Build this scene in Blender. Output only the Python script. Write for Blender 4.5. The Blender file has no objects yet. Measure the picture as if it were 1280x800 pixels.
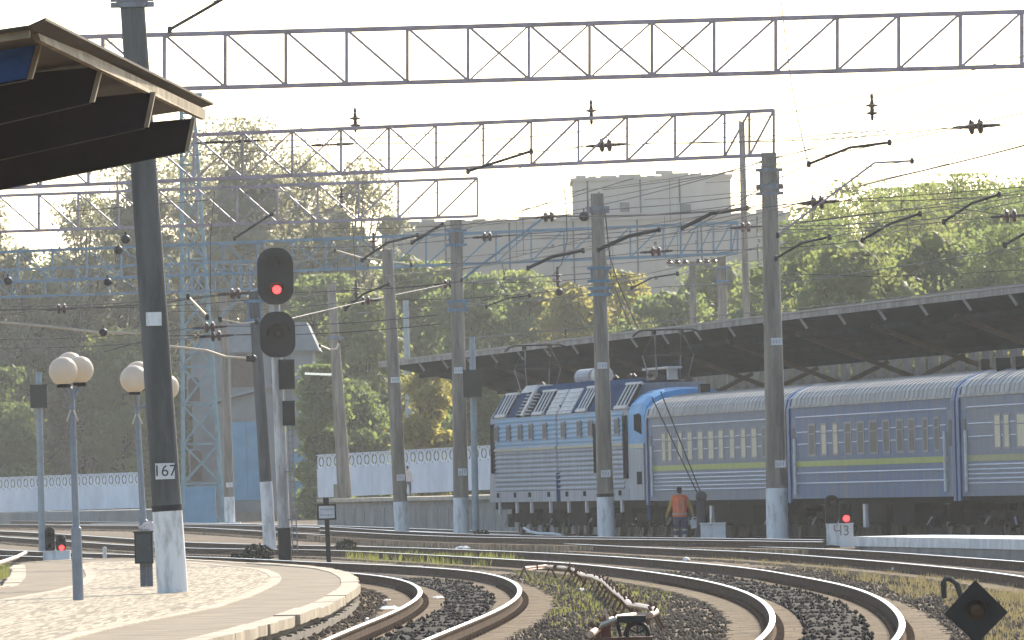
import bpy, bmesh, math, random
import numpy as np
from mathutils import Vector, Matrix, Euler

random.seed(7)
rng = np.random.default_rng(7)
SC = bpy.context.scene
COL = SC.collection
R = math.radians

# ------------------------------------------------------------------ camera
CAM_H, FPX, ROLL = 1.74, 12000.0, R(1.5)
PITCH = math.atan(208.0 * math.cos(ROLL) / FPX)
cam_fwd = Vector((0, math.cos(PITCH), math.sin(PITCH)))
up0 = Vector((0, -math.sin(PITCH), math.cos(PITCH)))
right0 = Vector((1, 0, 0))
cam_right = right0 * math.cos(ROLL) - up0 * math.sin(ROLL)
cam_up = up0 * math.cos(ROLL) + right0 * math.sin(ROLL)
cd = bpy.data.cameras.new('camera')
cam = bpy.data.objects.new('camera', cd)
COL.objects.link(cam)
mw = Matrix((cam_right, cam_up, -cam_fwd)).transposed().to_4x4()
mw.translation = (0, 0, CAM_H)
cam.matrix_world = mw
cd.sensor_width = 36.0
cd.lens = FPX / 1280.0 * 36.0
cd.clip_start, cd.clip_end = 1.0, 6000.0
SC.camera = cam

# ------------------------------------------------------------------ sky, sun, exposure
SUN_EL, SUN_AZ = R(32), R(24)
w = bpy.data.worlds.new('World'); SC.world = w; w.use_nodes = True
nt = w.node_tree; nt.nodes.clear()
sky = nt.nodes.new('ShaderNodeTexSky'); sky.sky_type = 'NISHITA'; sky.sun_disc = False
sky.sun_elevation = SUN_EL; sky.sun_rotation = SUN_AZ
sky.air_density = 1.0; sky.dust_density = 1.2; sky.ozone_density = 1.0
bg = nt.nodes.new('ShaderNodeBackground'); bg.inputs['Strength'].default_value = 0.15
wo = nt.nodes.new('ShaderNodeOutputWorld')
nt.links.new(sky.outputs[0], bg.inputs[0]); nt.links.new(bg.outputs[0], wo.inputs[0])
sd = bpy.data.lights.new('sun', 'SUN'); sd.energy = 4.4; sd.angle = R(0.6); sd.color = (1.0, 0.90, 0.73)
sun = bpy.data.objects.new('sun', sd); COL.objects.link(sun)
S = Vector((math.sin(SUN_AZ) * math.cos(SUN_EL), math.cos(SUN_AZ) * math.cos(SUN_EL), math.sin(SUN_EL)))
sun.rotation_euler = S.to_track_quat('Z', 'Y').to_euler()
sun.location = (60, 300, 200)
vs = SC.view_settings
vs.view_transform = 'Standard'; vs.look = 'None'; vs.gamma = 1.0; vs.use_curve_mapping = False
vs.exposure = 1.1
cy = SC.cycles
cy.use_denoising = True
cy.max_bounces = 6; cy.diffuse_bounces = 3; cy.glossy_bounces = 3; cy.transmission_bounces = 3
cy.volume_bounces = 0; cy.transparent_max_bounces = 12
cy.caustics_reflective = False; cy.caustics_refractive = False
cy.sample_clamp_indirect = 6.0

# ------------------------------------------------------------------ measuring helpers (photo pixel -> real place)
def ray(px, py):
    return cam_fwd * FPX + cam_right * (px - 640.0) + cam_up * (400.0 - py)
def P(px, py, Y):
    d = ray(px, py); k = Y / d.y
    return Vector((d.x * k, Y, CAM_H + d.z * k))
def G(px, py, z=0.0):
    d = ray(px, py); k = (z - CAM_H) / d.z
    return Vector((d.x * k, d.y * k, z))
def sm(a, b, x):
    t = min(1.0, max(0.0, (x - a) / (b - a))); return t * t * (3 - 2 * t)
def rise(y):
    return 0.42 * sm(300, 430, y)
GZ = -0.25
def gz(y):
    return GZ + rise(y)

# ------------------------------------------------------------------ materials
MATS = {}
def mat(name, col, rough=0.7, var=0.25, scale=6.0, metal=0.0, bump=0.0, bscale=None, col2=None, emit=None,
        translucent=None, spec=0.2, stretch=(1, 1, 1), thr=(0.35, 0.65), detail=5.0):
    if name in MATS: return MATS[name]
    m = bpy.data.materials.new(name); m.use_nodes = True
    n = m.node_tree; L = n.links
    b = n.nodes['Principled BSDF']; out = n.nodes['Material Output']
    b.inputs['Roughness'].default_value = rough; b.inputs['Metallic'].default_value = metal
    b.inputs['Specular IOR Level'].default_value = spec
    c1 = tuple(col) + (1,)
    c2 = (tuple(col2) if col2 else tuple(max(0, c * (1 - var)) for c in col)) + (1,)
    tc = n.nodes.new('ShaderNodeTexCoord'); mp = n.nodes.new('ShaderNodeMapping')
    mp.inputs['Scale'].default_value = stretch
    L.new(tc.outputs['Object'], mp.inputs[0])
    if var > 0 or col2:
        nz = n.nodes.new('ShaderNodeTexNoise'); nz.inputs['Scale'].default_value = scale
        nz.inputs['Detail'].default_value = detail; nz.inputs['Roughness'].default_value = 0.65
        L.new(mp.outputs[0], nz.inputs['Vector'])
        rp = n.nodes.new('ShaderNodeValToRGB')
        rp.color_ramp.elements[0].position = thr[0]; rp.color_ramp.elements[0].color = c2
        rp.color_ramp.elements[1].position = thr[1]; rp.color_ramp.elements[1].color = c1
        L.new(nz.outputs['Fac'], rp.inputs[0]); L.new(rp.outputs[0], b.inputs['Base Color'])
        csock = rp.outputs[0]
    else:
        b.inputs['Base Color'].default_value = c1; csock = None
    if bump > 0:
        bn = n.nodes.new('ShaderNodeTexNoise'); bn.inputs['Scale'].default_value = bscale or scale * 3
        bn.inputs['Detail'].default_value = 4
        L.new(mp.outputs[0], bn.inputs['Vector'])
        bu = n.nodes.new('ShaderNodeBump'); bu.inputs['Strength'].default_value = bump; bu.inputs['Distance'].default_value = 0.05
        L.new(bn.outputs['Fac'], bu.inputs['Height']); L.new(bu.outputs[0], b.inputs['Normal'])
    if emit:
        b.inputs['Emission Color'].default_value = tuple(emit[0]) + (1,); b.inputs['Emission Strength'].default_value = emit[1]
    if translucent:
        tr = n.nodes.new('ShaderNodeBsdfTranslucent'); mx = n.nodes.new('ShaderNodeMixShader')
        tr.inputs['Color'].default_value = tuple(translucent[0]) + (1,)
        mx.inputs[0].default_value = translucent[1]
        L.new(b.outputs[0], mx.inputs[1]); L.new(tr.outputs[0], mx.inputs[2]); L.new(mx.outputs[0], out.inputs['Surface'])
    MATS[name] = m
    return m

# ------------------------------------------------------------------ mesh helpers
class MB:
    def __init__(s): s.v = []; s.f = []; s.mi = []; s.cur = 0
    def add(s, vs, fs):
        o = len(s.v); s.v += [tuple(p) for p in vs]; s.f += [tuple(i + o for i in f) for f in fs]; s.mi += [s.cur] * len(fs); return s
    def box(s, x0, x1, y0, y1, z0, z1):
        vs = [(x0,y0,z0),(x1,y0,z0),(x1,y1,z0),(x0,y1,z0),(x0,y0,z1),(x1,y0,z1),(x1,y1,z1),(x0,y1,z1)]
        return s.add(vs, [(0,3,2,1),(4,5,6,7),(0,1,5,4),(1,2,6,5),(2,3,7,6),(3,0,4,7)])
    def hexa(s, b, t):   # two matching quads
        return s.add(list(b) + list(t), [(3,2,1,0),(4,5,6,7),(0,1,5,4),(1,2,6,5),(2,3,7,6),(3,0,4,7)])
    def bar(s, a, b, w=0.05, h=None, up=Vector((0,0,1))):
        a = Vector(a); b = Vector(b); h = h or w; d = (b - a)
        if d.length < 1e-6: return s
        d.normalize(); u = Vector(up)
        if abs(d.dot(u)) > 0.97: u = Vector((0, 1, 0))
        sx = d.cross(u).normalized() * (w / 2); sz = sx.cross(d).normalized() * (h / 2)
        return s.hexa([a - sx - sz, a + sx - sz, a + sx + sz, a - sx + sz], [b - sx - sz, b + sx - sz, b + sx + sz, b - sx + sz])
    def tube(s, pts, r, n=8, caps=True):
        pts = [Vector(p) for p in pts]; m = len(pts)
        rs = r if isinstance(r, (list, tuple)) else [r] * m
        vs = []; fs = []; pu = None
        for i, p in enumerate(pts):
            d = (pts[min(i + 1, m - 1)] - pts[max(i - 1, 0)]).normalized()
            u = pu or (Vector((0, 0, 1)) if abs(d.z) < 0.9 else Vector((1, 0, 0)))
            a = d.cross(u).normalized(); c = a.cross(d).normalized(); pu = c
            for k in range(n):
                t = 2 * math.pi * k / n
                vs.append(p + (a * math.cos(t) + c * math.sin(t)) * rs[i])
        for i in range(m - 1):
            for k in range(n):
                k2 = (k + 1) % n
                fs.append((i * n + k, i * n + k2, (i + 1) * n + k2, (i + 1) * n + k))
        if caps:
            fs.append(tuple(range(n - 1, -1, -1))); fs.append(tuple((m - 1) * n + k for k in range(n)))
        return s.add(vs, fs)
    def lathe(s, c, prof, n=16, axis=Vector((0, 0, 1))):
        c = Vector(c); ax = Vector(axis).normalized()
        u = Vector((1, 0, 0)) if abs(ax.x) < 0.9 else Vector((0, 1, 0))
        a = ax.cross(u).normalized(); b = ax.cross(a)
        vs = []; fs = []
        for (r, z) in prof:
            for k in range(n):
                t = 2 * math.pi * k / n
                vs.append(c + ax * z + (a * math.cos(t) + b * math.sin(t)) * max(r, 1e-4))
        for i in range(len(prof) - 1):
            for k in range(n):
                k2 = (k + 1) % n
                fs.append((i * n + k, (i + 1) * n + k, (i + 1) * n + k2, i * n + k2))
        return s.add(vs, fs)
    def ball(s, c, r, n=16, m=10, sq=1.0):
        return s.lathe(c, [(r * math.sin(math.pi * i / m), -r * sq * math.cos(math.pi * i / m)) for i in range(m + 1)], n)
    def prism(s, pts, off):
        pts = [Vector(p) for p in pts]; off = Vector(off); n = len(pts)
        return s.add(pts + [p + off for p in pts], [tuple(range(n - 1, -1, -1)), tuple(range(n, 2 * n))] +
                     [(i, (i + 1) % n, n + (i + 1) % n, n + i) for i in range(n)])
    def mesh(s, name, mats, origin=(0, 0, 0), smooth=False):
        me = bpy.data.meshes.new(name); o = Vector(origin)
        me.from_pydata([tuple(Vector(p) - o) for p in s.v], [], s.f)
        for m in (mats if isinstance(mats, (list, tuple)) else [mats]): me.materials.append(m)
        if isinstance(mats, (list, tuple)) and len(mats) > 1: me.polygons.foreach_set('material_index', s.mi)
        if smooth: me.polygons.foreach_set('use_smooth', [True] * len(me.polygons))
        me.update(); return me
    def build(s, name, mats, parent=None, origin=None, smooth=False):
        if origin is None:
            origin = parent['_o'] if (parent is not None and '_o' in parent) else (0, 0, 0)
        o = bpy.data.objects.new(name, s.mesh(name, mats, origin, smooth)); COL.objects.link(o)
        if parent is not None:
            o.parent = parent; o['_o'] = tuple(origin)
        else:
            o.location = origin
        return o

def tag(o, label=None, cat=None, group=None, kind=None):
    if label: o['label'] = label
    if cat: o['category'] = cat
    if group: o['group'] = group
    if kind: o['kind'] = kind
    return o
def thing(name, label, cat, loc=(0, 0, 0), rz=0.0, group=None):
    """an Empty at the thing's base; parts given in world space are shifted to it, or local if rz is used"""
    o = bpy.data.objects.new(name, None); COL.objects.link(o)
    o.location = loc; o.rotation_euler = (0, 0, rz); o.empty_display_size = 0.3
    o['_o'] = (0, 0, 0) if rz else tuple(loc)
    return tag(o, label, cat, group)
def inst(name, me, parent, loc=(0, 0, 0), rot=(0, 0, 0), scale=(1, 1, 1)):
    """a part that shares mesh data; loc in the parent's local space"""
    o = bpy.data.objects.new(name, me); COL.objects.link(o); o.parent = parent
    o.location = loc; o.rotation_euler = rot; o.scale = scale
    return o
def mesh_np(name, v, f, m):
    me = bpy.data.meshes.new(name); k = f.shape[1]
    me.vertices.add(len(v)); me.vertices.foreach_set('co', np.ascontiguousarray(v, dtype=np.float32).ravel())
    me.loops.add(f.size); me.loops.foreach_set('vertex_index', f.astype(np.int32).ravel())
    me.polygons.add(len(f)); me.polygons.foreach_set('loop_start', np.arange(0, f.size, k, dtype=np.int32))
    for x in (m if isinstance(m, (list, tuple)) else [m]): me.materials.append(x)
    me.update(calc_edges=True); me.validate()
    return me
def text_part(name, body, size, m, parent, loc, rot, extrude=0.002):
    c = bpy.data.curves.new(name, 'FONT'); c.body = body; c.size = size; c.align_x = 'CENTER'; c.align_y = 'CENTER'; c.extrude = extrude
    c.materials.append(m)
    tmp = bpy.data.objects.new(name, c); COL.objects.link(tmp)
    dg = bpy.context.evaluated_depsgraph_get(); dg.update()
    me = bpy.data.meshes.new_from_object(tmp.evaluated_get(dg)); bpy.data.objects.remove(tmp)
    me.materials.clear(); me.materials.append(m)
    o = bpy.data.objects.new(name, me); COL.objects.link(o); o.parent = parent; o.location = loc; o.rotation_euler = rot
    o['kind'] = 'stuff'
    return o
def smooth_path(pts, step=1.5, passes=30):
    """resample a traced ground curve at an even step and relax it"""
    p = np.array([tuple(q) for q in pts], float)
    d = np.r_[0, np.cumsum(np.linalg.norm(np.diff(p[:, :2], axis=0), axis=1))]
    n = max(4, int(d[-1] / step)); t = np.linspace(0, d[-1], n)
    q = np.stack([np.interp(t, d, p[:, i]) for i in range(3)], 1)
    for _ in range(passes):
        q[1:-1] = 0.25 * q[:-2] + 0.5 * q[1:-1] + 0.25 * q[2:]
    return q

# shared materials ---------------------------------------------------------
M_ballast = mat('ballast', (0.20, 0.155, 0.108), 0.95, scale=0.5, col2=(0.085, 0.066, 0.048), bump=0.9, bscale=14, detail=8, spec=0.1)
M_stone = mat('ballast_stone', (0.15, 0.118, 0.088), 0.95, scale=0.6, col2=(0.05, 0.041, 0.034), spec=0.05)
M_concrete = mat('concrete', (0.27, 0.25, 0.225), 0.85, scale=2.5, col2=(0.17, 0.155, 0.14), bump=0.15, bscale=20)
M_pole = mat('pole_concrete', (0.265, 0.232, 0.19), 0.85, scale=3.2, col2=(0.145, 0.125, 0.102), bump=0.3, bscale=10, stretch=(1, 1, 0.12), thr=(0.4, 0.6))
M_pole_dark = mat('pole_concrete_dark', (0.10, 0.102, 0.098), 0.8, scale=1.6, col2=(0.055, 0.057, 0.055), bump=0.3, bscale=10, stretch=(1.6, 1.6, 0.2), thr=(0.4, 0.6))
M_whitewash = mat('whitewash', (0.64, 0.64, 0.63), 0.85, scale=4.0, col2=(0.30, 0.29, 0.27), thr=(0.30, 0.52), stretch=(1, 1, 0.3), bump=0.2, bscale=15)
M_rail_side = mat('rail_rust', (0.11, 0.072, 0.05), 0.9, scale=5, var=0.5, spec=0.03)
M_rail_head = mat('rail_steel', (0.62, 0.60, 0.58), 0.28, scale=3, var=0.15, metal=1.0, stretch=(1, 0.2, 1))
M_sleeper = mat('sleeper_concrete', (0.37, 0.275, 0.175), 0.9, scale=2.0, col2=(0.17, 0.125, 0.08), bump=0.2, spec=0.15)
M_steel_grey = mat('galvanised_steel', (0.22, 0.22, 0.24), 0.5, scale=4, var=0.3, metal=0.4)
M_truss_grey = mat('truss_grey_paint', (0.32, 0.28, 0.33), 0.5, scale=2, col2=(0.22, 0.17, 0.17))
M_truss_blue = mat('truss_blue_paint', (0.13, 0.22, 0.30), 0.6, scale=2, col2=(0.10, 0.16, 0.21))
M_tower_blue = mat('tower_pale_blue_paint', (0.17, 0.28, 0.32), 0.6, scale=2, var=0.3)
M_black = mat('black_paint', (0.014, 0.014, 0.015), 0.6, scale=6, var=0.3)
M_signal_box = mat('signal_back_paint', (0.022, 0.03, 0.027), 0.6, scale=5, var=0.3)
M_insul = mat('insulator_brown', (0.06, 0.024, 0.02), 0.35, scale=8, var=0.2)
M_wire = mat('copper_wire_dull', (0.07, 0.06, 0.055), 0.55, scale=1, var=0.2)
M_wire_bright = mat('bright_aluminium', (0.6, 0.52, 0.38), 0.35, scale=2, var=0.2, metal=0.6)
M_lens_red = mat('red_lens_lit', (0.6, 0.02, 0.02), 0.3, var=0, emit=((1.0, 0.03, 0.03), 3.2))
M_lens_dark = mat('dark_lens', (0.012, 0.012, 0.013), 0.5, var=0)
M_white_paint = mat('white_paint', (0.60, 0.60, 0.60), 0.7, scale=5, col2=(0.44, 0.44, 0.43))
M_dark_text = mat('plate_lettering', (0.04, 0.04, 0.045), 0.7, var=0)
M_undercarriage = mat('grimy_undercarriage', (0.018, 0.017, 0.016), 0.9, scale=3, var=0.4, spec=0.02)

# ------------------------------------------------------------------ ground
ys = np.unique(np.r_[np.arange(-60, 90, 15.), np.arange(90, 270, 1.5), np.arange(270, 600, 10.), np.arange(600, 1201, 60.)])
xs = np.unique(np.r_[np.linspace(-480, -20, 12), np.arange(-20, 20.1, 0.5), np.linspace(20, 480, 12)])
XX, YY = np.meshgrid(xs, ys)
ZZ = GZ + 0.42 * np.vectorize(lambda y: sm(300, 430, y))(YY)
fine = (np.abs(XX) < 18) & (YY > 90) & (YY < 270)
ZZ = ZZ + np.where(fine, rng.normal(0, 0.012, XX.shape), 0)
nx, ny = len(xs), len(ys)
idx = np.arange(nx * ny).reshape(ny, nx)
F = np.stack([idx[:-1, :-1], idx[:-1, 1:], idx[1:, 1:], idx[1:, :-1]], -1).reshape(-1, 4)
g = bpy.data.objects.new('ground', mesh_np('ground', np.stack([XX, YY, ZZ], -1).reshape(-1, 3), F, M_ballast))
COL.objects.link(g); tag(g, kind='structure')

# ------------------------------------------------------------------ railway tracks
def sweep(path, prof, mats, mi):
    """sweep a closed (across, up) profile along a world path"""
    q = path; n = len(prof)
    d = np.gradient(q[:, :2], axis=0); d /= np.linalg.norm(d, axis=1)[:, None]
    nr = np.stack([d[:, 1], -d[:, 0]], 1)
    v = []
    for (a, z) in prof:
        v.append(np.c_[q[:, :2] + nr * a, q[:, 2] + z])
    v = np.stack(v, 1).reshape(-1, 3)
    b = MB(); b.v = [tuple(p) for p in v]
    for i in range(len(q) - 1):
        for k in range(n):
            k2 = (k + 1) % n
            b.f.append((i * n + k, (i + 1) * n + k, (i + 1) * n + k2, i * n + k2)); b.mi.append(mi[k])
    b.f.append(tuple(range(n))); b.mi.append(0); b.f.append(tuple((len(q) - 1) * n + k for k in range(n - 1, -1, -1))); b.mi.append(0)
    return b
RAILP = [(-0.075, -0.19), (0.075, -0.19), (0.075, -0.175), (0.012, -0.155), (0.012, -0.045), (0.0375, -0.035), (0.0375, -0.006), (0.026, 0.0),
         (-0.026, 0.0), (-0.0375, -0.006), (-0.0375, -0.035), (-0.012, -0.045), (-0.012, -0.155), (-0.075, -0.175)]
RAILMI = [0, 0, 0, 0, 0, 0, 1, 1, 1, 0, 0, 0, 0, 0]
TRACKS = []; MIDS = []
M_heap = mat('ballast_heap_dark', (0.05, 0.042, 0.036), 0.95, scale=2.0, col2=(0.02, 0.018, 0.017), bump=0.9, bscale=16, detail=8, spec=0.1)
def track(left, right, label, zl=0.0, zr=0.0, world=False, sl=True, lead=0):
    if not world:
        lp = [G(x, y, zl) for x, y in left]; rp = [G(x, y, zr) for x, y in right]
    else: lp, rp = left, right
    lp = smooth_path(lp, 1.2, 60); rp = smooth_path(rp, 1.2, 60)
    for q in (lp, rp): q[:, 2] += np.vectorize(rise)(q[:, 1])
    base = (lp[0][0], lp[0][1], lp[0][2] - 0.2)
    t = thing('railway_track', label, 'railway track', base, 0, 'railway tracks of the station throat')
    for q in (lp, rp):
        sweep(q, RAILP, None, RAILMI).build('rail', [M_rail_side, M_rail_head], t)
    if sl:
        clips = MB() if len(TRACKS) < 2 else None
        b = MB(); s0 = np.r_[0, np.cumsum(np.linalg.norm(np.diff(lp[:, :2], axis=0), axis=1))]
        d = np.gradient(lp[:, :2], axis=0); d /= np.linalg.norm(d, axis=1)[:, None]
        for s in np.arange(0.3, s0[-1], 0.6):
            a = Vector([np.interp(s, s0, lp[:, i]) for i in range(3)])
            dd = Vector((np.interp(s, s0, d[:, 0]), np.interp(s, s0, d[:, 1]), 0)).normalized()
            j = np.argmin((rp[:, 0] - a.x) ** 2 + (rp[:, 1] - a.y) ** 2)
            c = Vector(rp[j]); e = (c - a)
            along = dd * e.dot(dd); c = c - along; e = c - a
            if e.length < 0.6 or e.length > 2.6: 
                e = Vector((dd.y, -dd.x, 0)) * 1.52; c = a + e
            e.normalize(); ov = 0.55 + random.uniform(-0.06, 0.06)
            zz = Vector((0, 0, -0.19 - 0.1))
            b.bar(a - e * ov + zz, c + e * ov + zz, 0.29, 0.2)
            if a.y < 185 and clips is not None:
                for base_, sg_ in ((a, 1), (a, -1), (c, 1), (c, -1)):
                    k_ = base_ + e * (0.1 * sg_) + Vector((0, 0, -0.165)); clips.bar(k_ - dd * .06, k_ + dd * .06, 0.09, 0.055)
        tag(b.build('sleepers', M_sleeper, t), kind='stuff')
        if clips is not None and clips.v: tag(clips.build('rail_clips', M_rail_side, t), kind='stuff')
        # ballast heaped along the middle, between the rails
        n_ = min(len(lp), len(rp)); mid = np.zeros_like(lp)
        for i_ in range(len(lp)):
            j_ = np.argmin((rp[:, 0] - lp[i_, 0]) ** 2 + (rp[:, 1] - lp[i_, 1]) ** 2); mid[i_] = (lp[i_] + rp[j_]) / 2
        mid = smooth_path(mid, 0.8, 6)
        mid[:, 2] += rng.normal(0, 0.012, len(mid))
        hb_ = sweep(mid, [(-0.46, -0.3), (0.46, -0.3), (0.40, -0.165), (0.2, -0.135), (-0.05, -0.145), (-0.28, -0.135), (-0.40, -0.165)], None, [0] * 7)
        hb_.build('ballast_heap', M_heap, t)
        MIDS.append(mid)
    TRACKS.append((lp, rp))
    return t

A_L = [(330, 834), (404, 800), (448, 781.4), (487.5, 767), (509, 756), (526, 745), (527.5, 736.5), (516, 728), (496, 722), (472, 718.6), (450, 716.5), (400, 713), (330, 708), (250, 703), (100, 697), (-120, 691)]
A_R = [(455, 832), (529, 800), (575, 781.4), (619, 764), (640.6, 752), (652, 741), (649, 731), (634, 722), (610, 716), (575, 711.4), (531, 708.6), (487.5, 706.2), (443.8, 704.2), (400, 703), (347.5, 700), (300.6, 697.4), (253.7, 696), (100, 691), (-120, 686)]
B_L = [(890, 840), (949, 800), (959, 792.5), (967, 781.6), (968, 770.6), (963.5, 759.7), (952.5, 748.8), (934, 739.4), (910, 731.6), (879, 724.5), (850, 719.5), (800.6, 712.8), (769, 709), (738, 705.8), (707, 703), (660, 700.3), (597, 696.6), (509, 692), (444, 688.6), (400, 686.9), (230, 685.3), (100, 682), (-150, 676)]
B_R = [(1075, 838), (1119.5, 800), (1129.7, 790), (1131.7, 777.8), (1125.6, 767.7), (1109.4, 751.4), (1087, 740.2), (1060.6, 731.5), (1030, 725.5), (1005, 721), (980.6, 716.7), (949, 711), (918, 707.5), (887, 704.5), (850, 702), (800.6, 697.5), (753.8, 694.6), (707, 692), (660, 690), (597, 687.3), (531, 685), (465.6, 682.9), (400, 682), (230, 680.6), (100, 677.5), (-150, 672)]
C_L = [(1420, 746), (1280, 720), (1223, 712.5), (1162, 706.7), (1101, 701.4), (1060.6, 697.9), (1020, 695), (980.6, 692), (918, 688.5), (850, 686), (800, 683.8), (738, 680.8), (680, 678), (597, 674.5), (500, 673.5), (400, 673.5), (230, 670), (0, 665)]
C_R = [(1420, 714), (1280, 701.6), (1203, 696.4), (1121.6, 690.5), (1060.6, 687), (1020, 685.2), (965, 683.6), (900, 682), (840, 680.3), (780, 677.4), (680, 673.5), (597, 671), (531, 670), (400, 668.5), (230, 664.5), (0, 659)]
track(A_L, A_R, 'nearest curved track hugging the rounded platform end')
track(B_L, B_R, 'curved track sweeping left in the middle foreground beyond the rusty pipe')
track(C_L, C_R, 'gently curved track running behind the strip of dry grass')
D_R = [(1030, 674.6), (972, 673.4), (850, 672), (758, 671), (577, 668.4), (500, 667.4), (400, 665.5)]
D_L = [(1030, 677.2), (972, 676.2), (850, 674.8), (758, 673.8), (577, 671), (500, 669.8), (400, 668)]
track(D_L, D_R, 'straight siding ending beside the small numbered signal box', 0.15, 0.15)
# ------------------------------------------------------------------ train line
ANG = math.atan2(3.62, 23.4)
U = Vector((-math.sin(ANG), math.cos(ANG), 0)); NRM = Vector((-math.cos(ANG), -math.sin(ANG), 0))   # along the train (away), near side normal
R0 = Vector((11.62, 252.6, 0))            # near-side point at the third carriage gap
HW = 1.55
def T(px, py=560):
    d = ray(px, py); k = (R0.dot(NRM)) / (d.dot(NRM)) if abs(d.dot(NRM)) > 1e-9 else 0
    p = d * k
    return (p - R0).dot(U), CAM_H + p.z
def LW(t, off=0.0, z=0.0):                 # off = metres behind the near side
    return R0 + U * t - NRM * off + Vector((0, 0, z))
RZ = math.atan2(U.y, U.x)                  # local +x along U, local +y toward the near side
def vehicle(name, label, cat, t0, t1):
    c = LW((t0 + t1) / 2, HW)
    return thing(name, label, cat, (c.x, c.y, 0), RZ)

M_wag = mat('coach_blue_paint', (0.045, 0.10, 0.22), 0.6, scale=1.4, col2=(0.115, 0.135, 0.165), bump=0.05, stretch=(2.5, 1, 0.3), thr=(0.38, 0.6))
M_wag_grey = mat('coach_faded_blue_grey_paint', (0.10, 0.135, 0.205), 0.6, scale=1.4, col2=(0.16, 0.162, 0.172), bump=0.05, stretch=(2.5, 1, 0.3), thr=(0.38, 0.6))
M_wag_roof = mat('coach_roof_grey', (0.36, 0.345, 0.315), 0.6, scale=1.2, col2=(0.19, 0.19, 0.19), stretch=(2.5, 0.4, 0.4), metal=0.1)
M_wag_rib = mat('coach_pale_trim', (0.42, 0.43, 0.47), 0.4, scale=4, var=0.2)
M_green = mat('coach_green_stripe', (0.26, 0.32, 0.05), 0.5, scale=3, var=0.25)
M_olive = mat('coach_olive_stripe', (0.22, 0.23, 0.10), 0.5, scale=3, var=0.25)
M_gang = mat('gangway_blue', (0.025, 0.09, 0.22), 0.5, scale=3, var=0.25)
M_glass = mat('coach_glass', (0.06, 0.068, 0.07), 0.5, scale=2, var=0.2, spec=0.1)
M_curtain = mat('cream_curtain', (0.62, 0.55, 0.38), 0.7, scale=3, col2=(0.42, 0.36, 0.24), stretch=(6, 1, 0.6))
M_wframe = mat('coach_window_frame', (0.17, 0.175, 0.2), 0.5, scale=4, var=0.2)
M_wheel = mat('wheel_steel', (0.07, 0.065, 0.06), 0.6, scale=4, var=0.3, metal=0.3)

def wheelset(t, x, parent_y=0.76):
    b = MB()
    for sy in (1, -1):
        b.lathe((x, sy * parent_y, 0.475), [(0.0, -0.07), (0.475, -0.07), (0.475, 0.06), (0.40, 0.06), (0.38, 0.03), (0.12, 0.03), (0.12, 0.1), (0, 0.1)], 20, Vector((0, sy, 0)))
    b.tube([(x, -0.7, 0.475), (x, 0.7, 0.475)], 0.09, 8)
    return b.build('wheelset', M_wheel, t)
def bogie(t, x, wb=2.4, ax=2):
    for k in range(ax):
        wheelset(t, x + (k - (ax - 1) / 2) * wb / (ax - 1))
    b = MB()
    L = wb / 2 + 0.55
    for sy in (1, -1):
        b.prism([(x - L, sy * 1.05, 0.62), (x + L, sy * 1.05, 0.62), (x + L, sy * 1.05, 0.78), (x + 0.55, sy * 1.05, 0.80), (x + 0.4, sy * 1.05, 0.55), (x - 0.4, sy * 1.05, 0.55), (x - 0.55, sy * 1.05, 0.80), (x - L, sy * 1.05, 0.78)][::sy], (0, 0.12 * sy, 0))
        for k in (-1, 1):
            b.tube([(x + k * 0.45, sy * 1.12, 0.5), (x + k * 0.45, sy * 1.12, 0.95)], 0.11, 8)
    for k in range(ax):
        xx = x + (k - (ax - 1) / 2) * wb / (ax - 1)
        for sy in (1, -1): b.box(xx - 0.16, xx + 0.16, sy * 1.13 - 0.09, sy * 1.13 + 0.09, 0.34, 0.62)
    b.box(x - 0.35, x + 0.35, -1.1, 1.1, 0.66, 0.95)
    o = b.build('bogie_frame', M_undercarriage, t)
    for k in (-1, 1):
        s = MB(); s.bar((x + k * (L - 0.1), 1.2, 0.62), (x + k * (L + 0.25), 1.24, 0.42), 0.05, 0.03); s.build('brake_pipe', M_wag_rib, o)
    return o

def arc_profile(h0, zc, n=12, half=HW):
    pts = []
    for i in range(n + 1):
        a = math.pi * i / n
        pts.append((half * math.cos(a), h0 + (zc - h0) * (math.sin(a) ** 0.75)))
    return pts

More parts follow.
